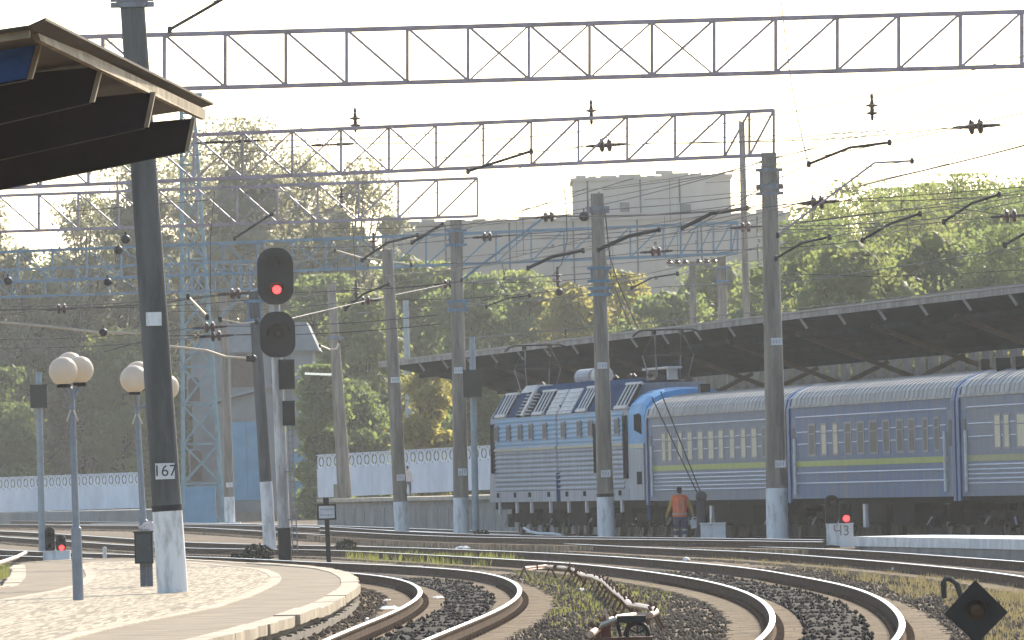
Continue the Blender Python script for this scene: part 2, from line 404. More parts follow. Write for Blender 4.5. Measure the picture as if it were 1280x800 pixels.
def coach(label, wins, t0, t1, main, stripe, ribs, roofvents=(), curtain=None, stripe_z=(2.08, 2.24), group=None):
    """wins: (px0, px1, curtained) along the near side"""
    t = vehicle('railway_carriage', label, 'train carriage', t0, t1)
    tag(t, group='carriages behind the locomotive')
    tc = (t0 + t1) / 2; L = (t1 - t0) / 2
    e = 0.25
    body = MB(); body.box(-L + e, L - e, -HW, HW, 1.17, 3.82); body.build('body', main, t)
    # underframe skirt
    b = MB(); b.box(-L + e, L - e, -HW + 0.12, HW - 0.12, 1.0, 1.17); b.build('underframe', M_undercarriage, t)
    roof = MB(); pr = arc_profile(3.80, 4.5)
    roof.prism([(-L + e + 0.05, y, z) for y, z in pr], (2 * L - 2 * e - 0.1, 0, 0))
    ro = roof.build('roof', M_wag_roof, t, smooth=False)
    rb = MB()
    prs = [(y * 1.006, z + 0.012) for y, z in pr]
    for i in range(len(prs) - 1):
        (y0, z0), (y1, z1) = prs[i], prs[i + 1]
        rb.hexa([(-0.035, y0, z0 - .03), (0.035, y0, z0 - .03), (0.035, y0, z0), (-0.035, y0, z0)], [(-0.035, y1, z1 - .03), (0.035, y1, z1 - .03), (0.035, y1, z1), (-0.035, y1, z1)])
    me = rb.mesh('roof_rib', M_wag_roof)
    k = -L + e + 0.5
    while k < L - e - 0.4:
        inst('roof_rib', me, ro, (k, 0, 0)); k += 0.62
    b = MB(); b.box(-L + e, L - e, HW - 0.02, HW + 0.035, 3.77, 3.84); b.build('gutter', M_wag_roof, t)
    # trims
    for z in ribs:
        b = MB(); b.prism([(-L + 1.15, HW, z - 0.03), (-L + 1.15, HW + 0.03, z), (-L + 1.15, HW, z + 0.03)], (2 * L - 2.3, 0, 0)); b.build('trim_strip', M_wag_rib, t)
    b = MB(); b.box(-L + 1.1, L - 1.1, HW - 0.01, HW + 0.008, *stripe_z); b.build('stripe', stripe, t)
    # windows
    spans = []
    for (p0, p1, cur) in wins:
        a = T(p1)[0] - tc; c = T(p0)[0] - tc
        spans.append((a, c, cur))
        z0, z1 = 2.37, 3.30
        wv = c - a; fr = min(0.14, wv * 0.16)
        f = MB()
        f.box(a, a + fr, HW - 0.02, HW + 0.012, z0, z1); f.box(c - fr, c, HW - 0.02, HW + 0.012, z0, z1)
        f.box(a + fr, c - fr, HW - 0.02, HW + 0.011, z0, z0 + 0.06); f.box(a + fr, c - fr, HW - 0.02, HW + 0.011, z1 - 0.06, z1)
        fo = f.build('window', M_wframe, t)
        gm = MB(); gm.box(a + fr, c - fr, HW - 0.02, HW + 0.008, z0 + 0.06, z1 - 0.06)
        gm.build('pane', M_curtain if cur else M_glass, fo)
        mb_ = MB(); mb_.box(a + fr, c - fr, HW + 0.008, HW + 0.012, z0 + 0.62, z0 + 0.65); mb_.build('sash_bar', M_wframe, fo)
    spans.sort()
    edges = [(-L + 1.2, None)] + spans + [(None, L - 1.2)]
    for i in range(len(spans) + 1):
        x0 = -L + 1.25 if i == 0 else spans[i - 1][1] + 0.06
        x1 = L - 1.25 if i == len(spans) else spans[i][0] - 0.06
        if x1 - x0 < 0.15: continue
        for z in (2.72, 3.06):
            b = MB(); b.prism([(x0, HW, z - 0.025), (x0, HW + 0.022, z), (x0, HW, z + 0.025)], (x1 - x0, 0, 0)); b.build('pillar_trim', M_wag_rib, t)
    # vestibule doors and handrails at both ends
    for sx in (-1, 1):
        xd = sx * (L - 0.72)
        b = MB(); b.box(xd - 0.36, xd + 0.36, HW - 0.05, HW - 0.02 + 0.025, 1.2, 3.45)
        d = b.build('door', M_wag_grey if main is M_wag else M_wag, t)
        b = MB(); b.box(xd - 0.2, xd + 0.2, HW, HW + 0.016, 2.5, 3.2); b.build('door_window', M_glass, d)
        b = MB(); b.tube([(xd - 0.45 * sx, HW + 0.07, 1.3), (xd - 0.45 * sx, HW + 0.07, 2.9)], 0.045, 6); b.build('handrail', M_white_paint, t)
        b = MB()
        for zz in (0.45, 0.75, 1.02): b.box(xd - 0.3, xd + 0.3, HW - 0.28, HW + 0.02, zz, zz + 0.05)
        b.box(xd - 0.33, xd - 0.30, HW - 0.25, HW, 0.42, 1.17); b.box(xd + 0.30, xd + 0.33, HW - 0.25, HW, 0.42, 1.17)
        b.build('boarding_step', M_undercarriage, t)
        # gangway hood
        g_ = MB(); pr2 = arc_profile(3.7, 4.5, 10, 1.6)
        ring = [(sx * (L - e), y, z) for y, z in pr2] + [(sx * (L - e), -1.6, 1.05), (sx * (L - e), 1.6, 1.05)]
        g_.prism(ring, (sx * (e + 0.12), 0, 0)); g_.build('gangway', M_gang, t)
        b = MB(); b.tube([(sx * (L - e), 0.9, 1.05), (sx * (L + 0.3), 0.9, 1.05)], 0.12, 8); b.lathe((sx * (L + 0.3), 0.9, 1.05), [(0, 0), (0.26, 0), (0.26, 0.07), (0, 0.1)], 14, Vector((sx, 0, 0))); b.build('buffer', M_undercarriage, t)
    for bx in (-L + 3.6, L - 3.6): bogie(t, bx)
    for (x0, x1, zb) in ((-L * 0.45, -L * 0.2, 0.4), (-L * 0.12, L * 0.1, 0.5), (L * 0.2, L * 0.34, 0.38), (L * 0.4, L * 0.47, 0.55)):
        b = MB(); b.box(x0, x1, 0.55, 1.38, zb, 1.0); b.build('battery_box', M_undercarriage, t)
    b = MB(); b.box(L * 0.13, L * 0.16, 1.3, 1.4, 0.35, 1.0); b.build('tank_strap', M_wag_rib, t)
    for (x, y, h, rr) in roofvents:
        b = MB(); b.tube([(x, y, 4.2), (x, y, 4.2 + h)], rr * 0.8, 8); b.box(x - rr * 1.6, x + rr * 1.6, y - rr * 1.2, y + rr * 1.2, 4.2 + h, 4.2 + h + 0.28); b.build('roof_vent', M_black, t)
    return t

cur2 = [(1011, 1020, 0), (1026.5, 1034, 1), (1041, 1048, 1), (1056, 1065, 0), (1072, 1081, 0), (1087, 1098, 0), (1104, 1113, 0), (1121, 1130, 0), (1136, 1145, 0), (1154, 1161, 0), (1168, 1175, 0)]
cur1 = [(827, 832.5, 1), (835, 840, 1), (847, 853.5, 1), (859, 866, 1), (872, 879.5, 1), (885, 893, 1), (898, 905, 1), (912, 919, 1), (926, 933, 1), (939, 947, 1), (953, 958, 0)]
cur3 = [(1243, 1252, 1), (1255, 1263, 1), (1271, 1288, 1), (1302, 1318, 0), (1332, 1348, 0), (1362, 1378, 1)]
tA0, tA1 = T(1196)[0] + 0.1, T(987)[0]
tB0, tB1 = tA1 + 0.45, T(809)[0]
tC1, tC0 = tA0 - 0.45, tA0 - 0.45 - 24.0
coach('blue carriage with plain green stripe in the middle of the train', cur2, tA0, tA1, M_wag, M_green, (3.49, 1.89, 1.60), roofvents=((-9.5, 0.2, 0.32, 0.1),))
coach('faded grey blue carriage with cream curtains coupled to the locomotive', cur1, tB0, tB1, M_wag_grey, M_green, (3.49, 1.98, 1.86, 1.74, 1.62, 1.50), roofvents=((10.3, 0.0, 0.3, 0.13),), stripe_z=(2.1, 2.26))
coach('carriage with dull olive stripe and black roof vents at right edge', cur3, tC0, tC1, M_wag_grey, M_olive, (3.49, 1.98, 1.86, 1.74, 1.62, 1.50), roofvents=((10.4, 0.7, 0.28, 0.16), (7.9, 0.7, 0.28, 0.16)))

# ------------------------------------------------------------------ locomotive
M_lblue = mat('loco_light_blue', (0.15, 0.33, 0.50), 0.6, scale=1.2, stretch=(2.0, 1, 0.4), col2=(0.23, 0.32, 0.40))
M_lsky = mat('loco_cab_blue', (0.06, 0.28, 0.52), 0.55, scale=1.5, var=0.2)
M_llil = mat('loco_lilac_grey', (0.29, 0.31, 0.35), 0.6, scale=1.3, stretch=(2.0, 1, 0.4), col2=(0.21, 0.22, 0.24))
M_lnavy = mat('loco_navy_roof', (0.03, 0.07, 0.14), 0.9, spec=0.0, scale=1.2, var=0.3)
M_lwhite = mat('loco_pale_panel', (0.58, 0.56, 0.53), 0.7, scale=2, col2=(0.47, 0.42, 0.36))
M_lyel = mat('loco_yellow_line', (0.45, 0.40, 0.24), 0.6, scale=1.5, col2=(0.36, 0.35, 0.30), stretch=(2, 1, 1))
M_lgrill = mat('loco_dark_grille', (0.02, 0.021, 0.024), 0.9, spec=0.0, scale=4, var=0.3)
M_lwin = mat('loco_dim_window', (0.085, 0.10, 0.11), 0.6, scale=3, var=0.3, spec=0.1)
tl0, tl1 = T(806)[0], T(609)[0]
LO = vehicle('electric_locomotive', 'light blue and grey ribbed electric locomotive with two raised pantographs', 'locomotive', tl0, tl1)
tcl = (tl0 + tl1) / 2; LL = (tl1 - tl0) / 2
def lt(px, py=560): return T(px, py)[0] - tcl
seam = lt(695); cabn = lt(784)
SH = [(1.5, 1.2), (1.5, 4.08), (1.02, 4.92), (-1.02, 4.92), (-1.5, 4.08), (-1.5, 1.2)]
def loco_body(name, x0, x1, m, slope0=0, slope1=0):
    b = MB()
    v0 = [(x0 + slope0 * max(0, (z - 2.6) / 2.3), y, z) for y, z in SH]; v1 = [(x1 - slope1 * max(0, (z - 2.6) / 2.3), y, z) for y, z in SH]
    n = len(SH)
    b.add(v0 + v1, [tuple(range(n))[::-1], tuple(range(n, 2 * n))] + [(i, (i + 1) % n, n + (i + 1) % n, n + i) for i in range(n)])
    return b.build(name, m, LO)
b1 = loco_body('front_section_body', seam + 0.1, LL, M_llil, 0, 0.9)
b2 = loco_body('rear_section_body', cabn, seam - 0.1, M_llil)
b = MB(); b.box(seam - 0.12, seam + 0.12, -1.4, 1.4, 1.25, 4.4); b.build('section_gangway', M_lnavy, LO)
# shoulder (sloped roof side) skin and panels
import mathutils
def shoulder(px0, px1, m, name, u0=0.0, u1=1.0, out=0.03, par=None, mid=500):
    x0, x1 = lt(px1, mid), lt(px0, mid)
    y0, z0 = 1.5 + (1.02 - 1.5) * u0, 4.08 + 0.84 * u0
    y1, z1 = 1.5 + (1.02 - 1.5) * u1, 4.08 + 0.84 * u1
    n = Vector((0, 0.84, 0.48)).normalized() * out
    b = MB(); b.hexa([(x0, y0, z0), (x1, y0, z0), (x1, y1, z1), (x0, y1, z1)],
                     [(x0, y0 + n.y, z0 + n.z), (x1, y0 + n.y, z0 + n.z), (x1, y1 + n.y, z1 + n.z), (x0, y1 + n.y, z1 + n.z)])
    return b.build(name, m, par or LO)
shoulder(613, 694, M_lnavy, 'roof_side_skin', 0.02, 1, 0.02)
shoulder(696, 781, M_lnavy, 'roof_side_skin', 0.02, 1, 0.02)
for (p0, p1) in ((617, 632), (663, 679), (718, 733), (766, 784)):
    gr = shoulder(p0, p1, M_lgrill, 'roof_grille', 0.12, 0.92, 0.05)
    shoulder(p0 - 0.5, p1 + 1, M_lwhite, 'grille_header', 0.92, 1.0, 0.09, gr); shoulder(p0 + 1, p1 - 2, M_lwhite, 'grille_sill', 0.0, 0.12, 0.10, gr)
    for k in range(4):
        q = p0 + (p1 - p0) * (k + 0.5) / 4
        shoulder(q - 0.5, q + 0.5, M_wag_rib, 'grille_bar', 0.12, 0.92, 0.08, gr)
for (p0, p1) in ((681, 694), (696, 712)):
    wp = shoulder(p0, p1, M_lwhite, 'pale_roof_panel', 0.0, 0.97, 0.05)
    for k in range(5): shoulder(p0 + 0.4, p1 - 0.4, M_wag_rib, 'panel_rib', 0.1 + k * 0.18, 0.13 + k * 0.18, 0.075, wp)
lv = shoulder(644, 661, M_lgrill, 'louvre_panel', 0.0, 1.0, 0.04)
for k in range(7): shoulder(644, 661, M_steel_grey, 'louvre_slat', 0.05 + k * 0.13, 0.09 + k * 0.13, 0.09, lv)
shoulder(651, 654, M_lwhite, 'louvre_post', 0.0, 1.0, 0.12, lv)
# ribs and windows on the side
for (x0, x1) in ((seam + 0.14, lt(617)), (lt(778), seam - 0.14)):
    z = 1.62
    while z < 4.02:
        m = M_lblue if z > 3.02 else M_llil
        b = MB(); b.prism([(x0, 1.5, z - 0.06), (x0, 1.532, z - 0.015), (x0, 1.532, z + 0.02), (x0, 1.5, z + 0.065)], (x1 - x0, 0, 0)); b.build('side_rib', m, LO); z += 0.155
    b = MB(); b.box(x0, x1, 1.49, 1.507, 3.03, 4.07); b.build('blue_side_band', M_lblue, LO)
    b = MB(); b.box(x0 + 0.1, x1 - 0.1, 1.49, 1.562, 2.95, 3.02); b.build('yellow_line', M_lyel, LO)
for px in (620.5, 635.5, 650, 663.5, 681, 704, 724, 738, 771):
    x = lt(px, 543); f = MB(); f.box(x - 0.42, x + 0.42, 1.5, 1.575, 3.28, 3.84); fo = f.build('side_window', M_wframe, LO)
    g_ = MB(); g_.box(x - 0.33, x + 0.33, 1.57, 1.580, 3.33, 3.79); g_.build('pane', M_lwin, fo)
for (px, z0, z1) in ((615.5, 2.2, 3.9), (744, 2.1, 3.7), (781, 1.9, 3.9)):
    x = lt(px); b = MB(); b.box(x - 0.32, x + 0.32, 1.49, 1.567, z0, z1); b.build('door', M_lgrill, LO)
b = MB(); b.box(seam - 0.45, seam + 0.3, 1.42, 1.53, 1.2, 2.15); b.build('coupling_cover', M_lnavy, LO)
for (x0, x1) in ((seam + 0.2, LL - 0.3), (cabn + 0.1, seam - 0.2)):
    b = MB(); b.box(x0, x1, 1.49, 1.515, 1.2, 1.56); b.build('sill_panel', M_llil, LO)
    for f_ in (0.12, 0.4, 0.62, 0.88):
        x = x0 + (x1 - x0) * f_
        b = MB(); b.box(x - 0.22, x + 0.22, 1.5, 1.54, 1.36, 1.52); b.build('jacking_port', M_lgrill, LO)
        b = MB(); b.box(x - 0.12, x + 0.12, 1.42, 1.5, 0.82, 1.2); b.build('hanger_bracket', M_wag_rib, LO)
# near cab (rounded, smooth blue)
cb = MB()
prof = [(1.5, 1.2), (1.5, 3.95), (1.42, 4.25), (1.15, 4.5), (0.8, 4.66), (0.3, 4.74), (-0.3, 4.74), (-0.8, 4.66), (-1.15, 4.5), (-1.42, 4.25), (-1.5, 3.95), (-1.5, 1.2)]
x1 = cabn - 0.02; x0 = -LL
n = len(prof)
rows = []
for (xx, s_, dz) in ((x1, 1.0, 0), (x0 + 1.1, 1.0, 0), (x0 + 0.5, 0.97, -0.08), (x0, 0.84, -0.3)):
    rows.append([(xx + (0.35 if (xx == x0 and z > 3) else 0), y * s_, z + (dz if z > 3 else 0)) for y, z in prof])
vs_ = [p for r_ in rows for p in r_]; fs_ = []
for i in range(3):
    for k in range(n): fs_.append((i * n + k, i * n + (k + 1) % n, (i + 1) * n + (k + 1) % n, (i + 1) * n + k))
fs_ += [tuple(range(n)), tuple(3 * n + k for k in range(n - 1, -1, -1))]
cb.add(vs_, fs_); CAB = cb.build('cab', M_lsky, LO)
b = MB(); b.box(x0 + 0.5, x1 - 0.02, 1.48, 1.512, 1.2, 2.82); b.build('cab_lower_panel', M_llil, CAB)
b = MB(); b.box(x0 + 0.5, x1 - 0.02, 1.48, 1.514, 2.84, 2.98); b.build('cab_yellow_line', M_lyel, CAB)
xa, xb = lt(799, 525), lt(790.5, 525)
b = MB(); b.prism([(xa, 1.49, 3.28), (xb, 1.49, 3.42), (xb, 1.49, 3.9), (xa + 0.25, 1.49, 3.94), (xa, 1.49, 3.85)], (0, 0.02, 0)); b.build('cab_window', M_lgrill, CAB)
b = MB(); b.box(lt(800), lt(794), 1.49, 1.522, 1.7, 2.1); b.build('cab_vent', M_lgrill, CAB)
b = MB(); b.box(x0 - 0.02, x0 + 0.4, 1.2, 1.46, 0.55, 1.2); b.build('footplate', M_lnavy, LO)
# roof gear
def roofbox(px0, px1, m, z0, z1, y0=0.2, y1=1.0, name='roof_equipment_box'):
    a, c = lt(px1 - 30, 480), lt(px0 - 30, 480)
    b = MB(); b.hexa([(a, y0 - .6, z0), (c, y0 - .6, z0), (c, y1, z0), (a, y1, z0)], [(a + .1, y0 - .6, z1), (c - .1, y0 - .6, z1), (c - .1, y1 - 0.2, z1), (a + .1, y1 - 0.2, z1)]); return b.build(name, m, LO)
roofbox(676, 693, M_lnavy, 4.9, 5.12, y1=0.95); roofbox(690, 740, M_lnavy, 4.9, 5.15, y1=0.9)
ro2 = roofbox(660, 676, M_lwhite, 4.9, 5.18, y1=1.0, name='pale_roof_hatch')
b = MB(); b.tube([(lt(700, 470), 0.35, 5.32), (lt(683, 470), 0.35, 5.32)], 0.27, 14); b.box(lt(697, 470), lt(694, 470), 0.1, 0.6, 4.9, 5.2); b.box(lt(690, 470), lt(686, 470), 0.1, 0.6, 4.9, 5.2); b.build('air_tank', M_llil, LO, smooth=False)
b = MB(); b.tube([(lt(709, 470), 0.3, 5.32), (lt(703, 470), 0.3, 5.32)], 0.3, 14); b.box(lt(708, 470), lt(704, 470), 0.1, 0.6, 4.9, 5.2); b.build('air_tank', M_lwhite, LO)
roofbox(742, 800, M_lnavy, 4.9, 5.1, y1=1.0)
b = MB(); b.box(lt(785, 470), lt(755, 470), -0.2, 0.3, 5.35, 5.42); b.box(lt(783, 470), lt(781, 470), -.1, .2, 5.0, 5.35); b.box(lt(759, 470), lt(757, 470), -.1, .2, 5.0, 5.35); b.build('busbar', M_lwhite, LO)
for px in (640, 705, 716, 730, 748, 752, 772):
    x = lt(px, 470); b = MB(); b.lathe((x, 0.5, 4.9), [(0.05, 0), (0.12, 0.05), (0.06, 0.1), (0.12, 0.17), (0.06, 0.22), (0.12, 0.29), (0.05, 0.36), (0, 0.4)], 10); b.build('roof_insulator', M_insul, LO)
def pantograph(xc):
    M = mat('pantograph_dark_steel', (0.06, 0.06, 0.065), 0.6, var=0.3)
    b = MB()
    for sy in (-1, 1):
        b.bar((xc - 0.9, sy * 0.55, 5.05), (xc + 0.9, sy * 0.55, 5.05), 0.07)
    for sx in (-1, 1): b.bar((xc + sx * 0.8, -0.55, 5.05), (xc + sx * 0.8, 0.55, 5.05), 0.07)
    pan = b.build('pantograph_base', M, LO)
    zt, zk = 6.6, 5.8
    for sx in (-1, 1):
        for sy in (-1, 1):
            b = MB(); b.tube([(xc + sx * 0.75, sy * 0.5, 5.08), (xc + sx * 1.25, sy * 0.62, zk)], 0.022, 6); b.build('lower_arm', M_steel_grey, pan)
            b = MB(); b.tube([(xc + sx * 1.25, sy * 0.62, zk), (xc + sx * 0.15, sy * 0.45, zt - 0.12)], 0.016, 6); b.build('upper_arm', M, pan)
        b = MB(); b.tube([(xc + sx * 1.25, -0.62, zk), (xc + sx * 1.25, 0.62, zk)], 0.02, 6); b.build('knee_bar', M, pan)
        b = MB(); b.tube([(xc + sx * 0.15, -1.12, zt - 0.2), (xc + sx * 0.15, -0.98, zt - 0.06), (xc + sx * 0.15, -0.8, zt), (xc + sx * 0.15, 0.8, zt), (xc + sx * 0.15, 0.98, zt - 0.06), (xc + sx * 0.15, 1.12, zt - 0.2)], 0.022, 6); b.build('collector_head', M_black, pan)
    for sy in (-1, 1):
        b = MB(); b.box(xc - 0.2, xc + 0.2, sy * 0.45 - 0.05, sy * 0.45 + 0.05, zt - 0.16, zt - 0.02); b.build('head_spring_box', M_black, pan)
pantograph(lt(776, 480)); pantograph(lt(617, 480))
for fx in (-0.86, -0.60, -0.32, 0.18, 0.46, 0.78):
    bogie(LO, fx * LL, 2.6, 2)
for (x0_, x1_) in ((-LL * 0.75, -LL * 0.66), (-LL * 0.5, -LL * 0.41), (-0.2 * LL, 0.04 * LL), (0.3 * LL, 0.36 * LL), (0.56 * LL, 0.66 * LL)):
    b = MB(); b.box(x0_, x1_, 0.5, 1.3, 0.45, 1.2); b.build('underfloor_box', M_undercarriage, LO)
b = MB(); b.box(-LL + 0.4, LL - 0.3, -1.35, 1.35, 0.95, 1.2); b.build('underframe', M_undercarriage, LO)
# train track
EL = [LW(t, HW - 0.76) for t in (-30, 0, 40, 80, 100, 130, 170, 230)]; ER = [LW(t, HW + 0.76) for t in (-30, 0, 40, 80, 100, 130, 170, 230)]
track(EL, ER, 'straight track under the blue passenger train', world=True)

# ------------------------------------------------------------------ platform and canopy behind the train
M_plat = mat('platform_concrete', (0.24, 0.235, 0.22), 0.85, scale=1.0, col2=(0.16, 0.155, 0.145), bump=0.1)
M_plat_top = mat('platform_top_paving', (0.42, 0.37, 0.29), 0.8, scale=1.2, var=0.3)
PO = 4.55      # platform edge behind the train's near side
tp0, tp1 = -60.0, 0.0
pe = P(385, 640, 413.0); tpl = (pe - R0).dot(U)
b = MB()
def strip(b, o0, o1, t0, t1, z0, z1):
    b.hexa([LW(t0, o0, z0), LW(t1, o0, z0), LW(t1, o1, z0), LW(t0, o1, z0)][::-1], [LW(t0, o0, z1), LW(t1, o0, z1), LW(t1, o1, z1), LW(t0, o1, z1)][::-1])
strip(b, PO + 0.2, PO + 13, -45, tpl - 0.2, -0.3, 1.27)
pl = b.build('station_platform', M_plat, origin=LW(60, PO + 2, 0)); tag(pl, kind='structure')
b = MB(); strip(b, PO, PO + 13.2, -45, tpl, 1.27, 1.42); c = b.build('platform_slab', M_plat_top, pl, origin=LW(60, PO + 2, 0))
k = 0
for tt in np.arange(70, tpl - 1.5, 3.0):
    b = MB(); strip(b, PO + 0.16, PO + 0.2, tt + 0.05, tt + 2.9, 0.0, 1.0); b.build('wall_panel', M_plat, pl, origin=LW(60, PO + 2, 0))

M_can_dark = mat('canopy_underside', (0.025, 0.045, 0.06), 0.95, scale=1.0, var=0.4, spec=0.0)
M_can_edge = mat('canopy_fascia', (0.32, 0.30, 0.28), 0.7, scale=1.2, col2=(0.17, 0.15, 0.14), stretch=(1, 1, 0.2))
M_can_roof = mat('canopy_roof_sheet', (0.30, 0.29, 0.27), 0.6, scale=1.0, var=0.3)
M_can_steel = mat('canopy_tan_steel', (0.085, 0.072, 0.06), 0.7, scale=2, var=0.3)
ce = P(475, 455, 380.0); tce = (ce - R0).dot(U); co = -(ce - R0).dot(NRM)
ce2 = P(1162, 378, 276.0)
CN = LW(100, co + 5, 0)
can = thing('platform_canopy', 'long dark butterfly canopy with pale edge over the far platform', 'canopy', (CN.x, CN.y, 1.42))
zed0, zed1 = ce2.z, ce.z
def zed(t): 
    t2 = (ce2 - R0).dot(U)
    return zed0 + (zed1 - zed0) * (t - t2) / (tce - t2)
def canb(o0, d0, o1, d1, th, t0, t1, m, name, par=can):
    b = MB()
    q = [LW(t0, o0, zed(t0) + d0), LW(t1, o0, zed(t1) + d0), LW(t1, o1, zed(t1) + d1), LW(t0, o1, zed(t0) + d1)]
    b.hexa(q[::-1], [p + Vector((0, 0, th)) for p in q][::-1]); return b.build(name, m, par, origin=(CN.x, CN.y, 1.42))
t_near = -34.0
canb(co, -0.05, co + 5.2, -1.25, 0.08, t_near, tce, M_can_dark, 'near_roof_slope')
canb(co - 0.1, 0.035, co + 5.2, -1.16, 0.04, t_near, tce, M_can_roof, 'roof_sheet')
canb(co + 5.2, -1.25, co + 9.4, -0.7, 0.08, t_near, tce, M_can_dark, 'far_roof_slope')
tt = t_near; 
while tt < tce - 0.5:
    t2_ = min(tt + 5.8, tce)
    canb(co - 0.06, -0.14, co, -0.14, 0.24, tt + 0.03, t2_ - 0.03, M_can_edge, 'fascia_board'); tt = t2_
for tt in np.arange(t_near + 3, tce - 1, 6.2):
    b = MB(); b.bar(LW(tt, co + 0.02, zed(tt) - 0.14), LW(tt, co + 0.22, zed(tt) - 0.44), 0.07, 0.07); b.build('edge_strut', M_wag_rib, can, origin=(CN.x, CN.y, 1.42))
for tt in np.arange(t_near + 5, tce - 3, 12.4):
    z0 = zed(tt)
    b = MB(); b.bar(LW(tt, co + 5.2, 1.42), LW(tt, co + 5.2, z0 - 1.9), 0.26); b.build('column', M_can_steel, can, origin=(CN.x, CN.y, 1.42))
    b = MB(); b.bar(LW(tt, co + 5.2, z0 - 1.95), LW(tt, co + 1.4, z0 - 0.45), 0.12, 0.14); b.build('near_raking_strut', M_can_steel, can, origin=(CN.x, CN.y, 1.42))
    b = MB(); b.bar(LW(tt, co + 5.2, z0 - 1.95), LW(tt, co + 6.7, z0 - 1.25), 0.12, 0.14); b.build('far_raking_strut', M_can_steel, can, origin=(CN.x, CN.y, 1.42))
for o_ in (co + 1.5, co + 3.0, co + 4.6):
    d_ = -0.16 - 1.2 * (o_ - co) / 5.2
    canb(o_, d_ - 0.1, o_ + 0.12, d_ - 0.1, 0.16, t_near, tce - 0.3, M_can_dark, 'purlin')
# slatted concrete fence seen under the canopy
M_slat = mat('fence_slat_concrete', (0.19, 0.175, 0.15), 0.85, scale=2, var=0.35)
FO = PO + 9.6
fc = LW(0, FO, 0)
fn = thing('slatted_fence', 'concrete slatted fence seen between train roofs and canopy', 'fence', (fc.x, fc.y, 0))
me = MB().box(-0.6, 0.6, -0.07, 0.07, 0, 5.9).mesh('slat', M_slat)
for i, tt in enumerate(np.arange(30, 128, 2.3)):
    p = LW(tt, FO, 0); inst('slat', me, fn, (p.x - fc.x, p.y - fc.y, random.uniform(-0.08, 0.05)), (0, 0, RZ))
for zz in (3.2, 5.3):
    b = MB(); b.bar(LW(29, FO + 0.12, zz), LW(128, FO + 0.12, zz), 0.08, 0.14); b.build('fence_rail', M_slat, fn, origin=(fc.x, fc.y, 0))
# ------------------------------------------------------------------ near platform (left foreground)
ZP = 0.10
M_asph = mat('platform_asphalt', (0.25, 0.203, 0.145), 0.85, scale=1.1, col2=(0.155, 0.122, 0.085), bump=0.35, bscale=9, detail=8, spec=0.1)
M_kerb = mat('kerb_stone_cream', (0.44, 0.37, 0.275), 0.8, scale=1.2, col2=(0.27, 0.215, 0.155), bump=0.2, spec=0.15)
M_kerb_found = mat('kerb_footing', (0.22, 0.19, 0.15), 0.9, scale=2, var=0.4, bump=0.3)
def paving_material():
    m = bpy.data.materials.new('sett_paving'); m.use_nodes = True; n = m.node_tree; L = n.links; b = n.nodes['Principled BSDF']
    tc = n.nodes.new('ShaderNodeTexCoord')
    vo = n.nodes.new('ShaderNodeTexVoronoi'); vo.inputs['Scale'].default_value = 1.5
    mp = n.nodes.new('ShaderNodeMapping'); mp.inputs['Scale'].default_value = (13.0, 0.42, 1.0)
    L.new(tc.outputs['Object'], mp.inputs[0]); L.new(mp.outputs[0], vo.inputs['Vector'])
    rp = n.nodes.new('ShaderNodeValToRGB')
    rp.color_ramp.elements[0].color = (0.22, 0.18, 0.128, 1); rp.color_ramp.elements[1].color = (0.42, 0.355, 0.255, 1)  # varied sett tones; the pale stretched cells also stand for glints
    rp.color_ramp.elements[0].position = 0.15; rp.color_ramp.elements[1].position = 0.8
    sep = n.nodes.new('ShaderNodeSeparateColor'); L.new(vo.outputs['Color'], sep.inputs[0]); L.new(sep.outputs[0], rp.inputs[0])
    L.new(rp.outputs[0], b.inputs['Base Color'])
    nz = n.nodes.new('ShaderNodeTexNoise'); nz.inputs['Scale'].default_value = 2.2; nz.inputs['Detail'].default_value = 6
    L.new(mp.outputs[0], nz.inputs['Vector'])
    bu = n.nodes.new('ShaderNodeBump'); bu.inputs['Strength'].default_value = 0.35; bu.inputs['Distance'].default_value = 0.04
    L.new(nz.outputs['Fac'], bu.inputs['Height']); L.new(bu.outputs[0], b.inputs['Normal'])
    b.inputs['Roughness'].default_value = 0.6; b.inputs['Specular IOR Level'].default_value = 0.02
    return m
M_setts = paving_material()
edge_px = [(60, 862), (150, 836), (205, 818), (253.7, 803), (291, 793.5), (324, 785), (347.5, 777), (380, 767.7), (402, 759), (425, 750), (441, 740.5), (451, 731), (448, 721.5), (434, 714.5), (413, 710), (385, 707.5), (347, 705), (300.6, 702.4), (254, 699.8), (207, 697.5), (170, 697), (128, 697), (104, 699), (70, 701), (40, 702.5), (20, 703.5)]
left_px = [(14, 706), (14, 713), (12, 722), (0, 732), (-60, 742), (-160, 755)]
E1 = smooth_path([G(x, y, ZP) for x, y in edge_px], 0.7, 12)
E2 = smooth_path([G(x, y, ZP) for x, y in left_px], 0.7, 3)
near_pts = [Vector((-12.0, E2[-1][1] - 30, ZP)), Vector((-12.0, 70, ZP)), Vector((-4.5, 70, ZP))]
outline = [Vector(p) for p in E1] + [Vector(p) for p in E2] + near_pts
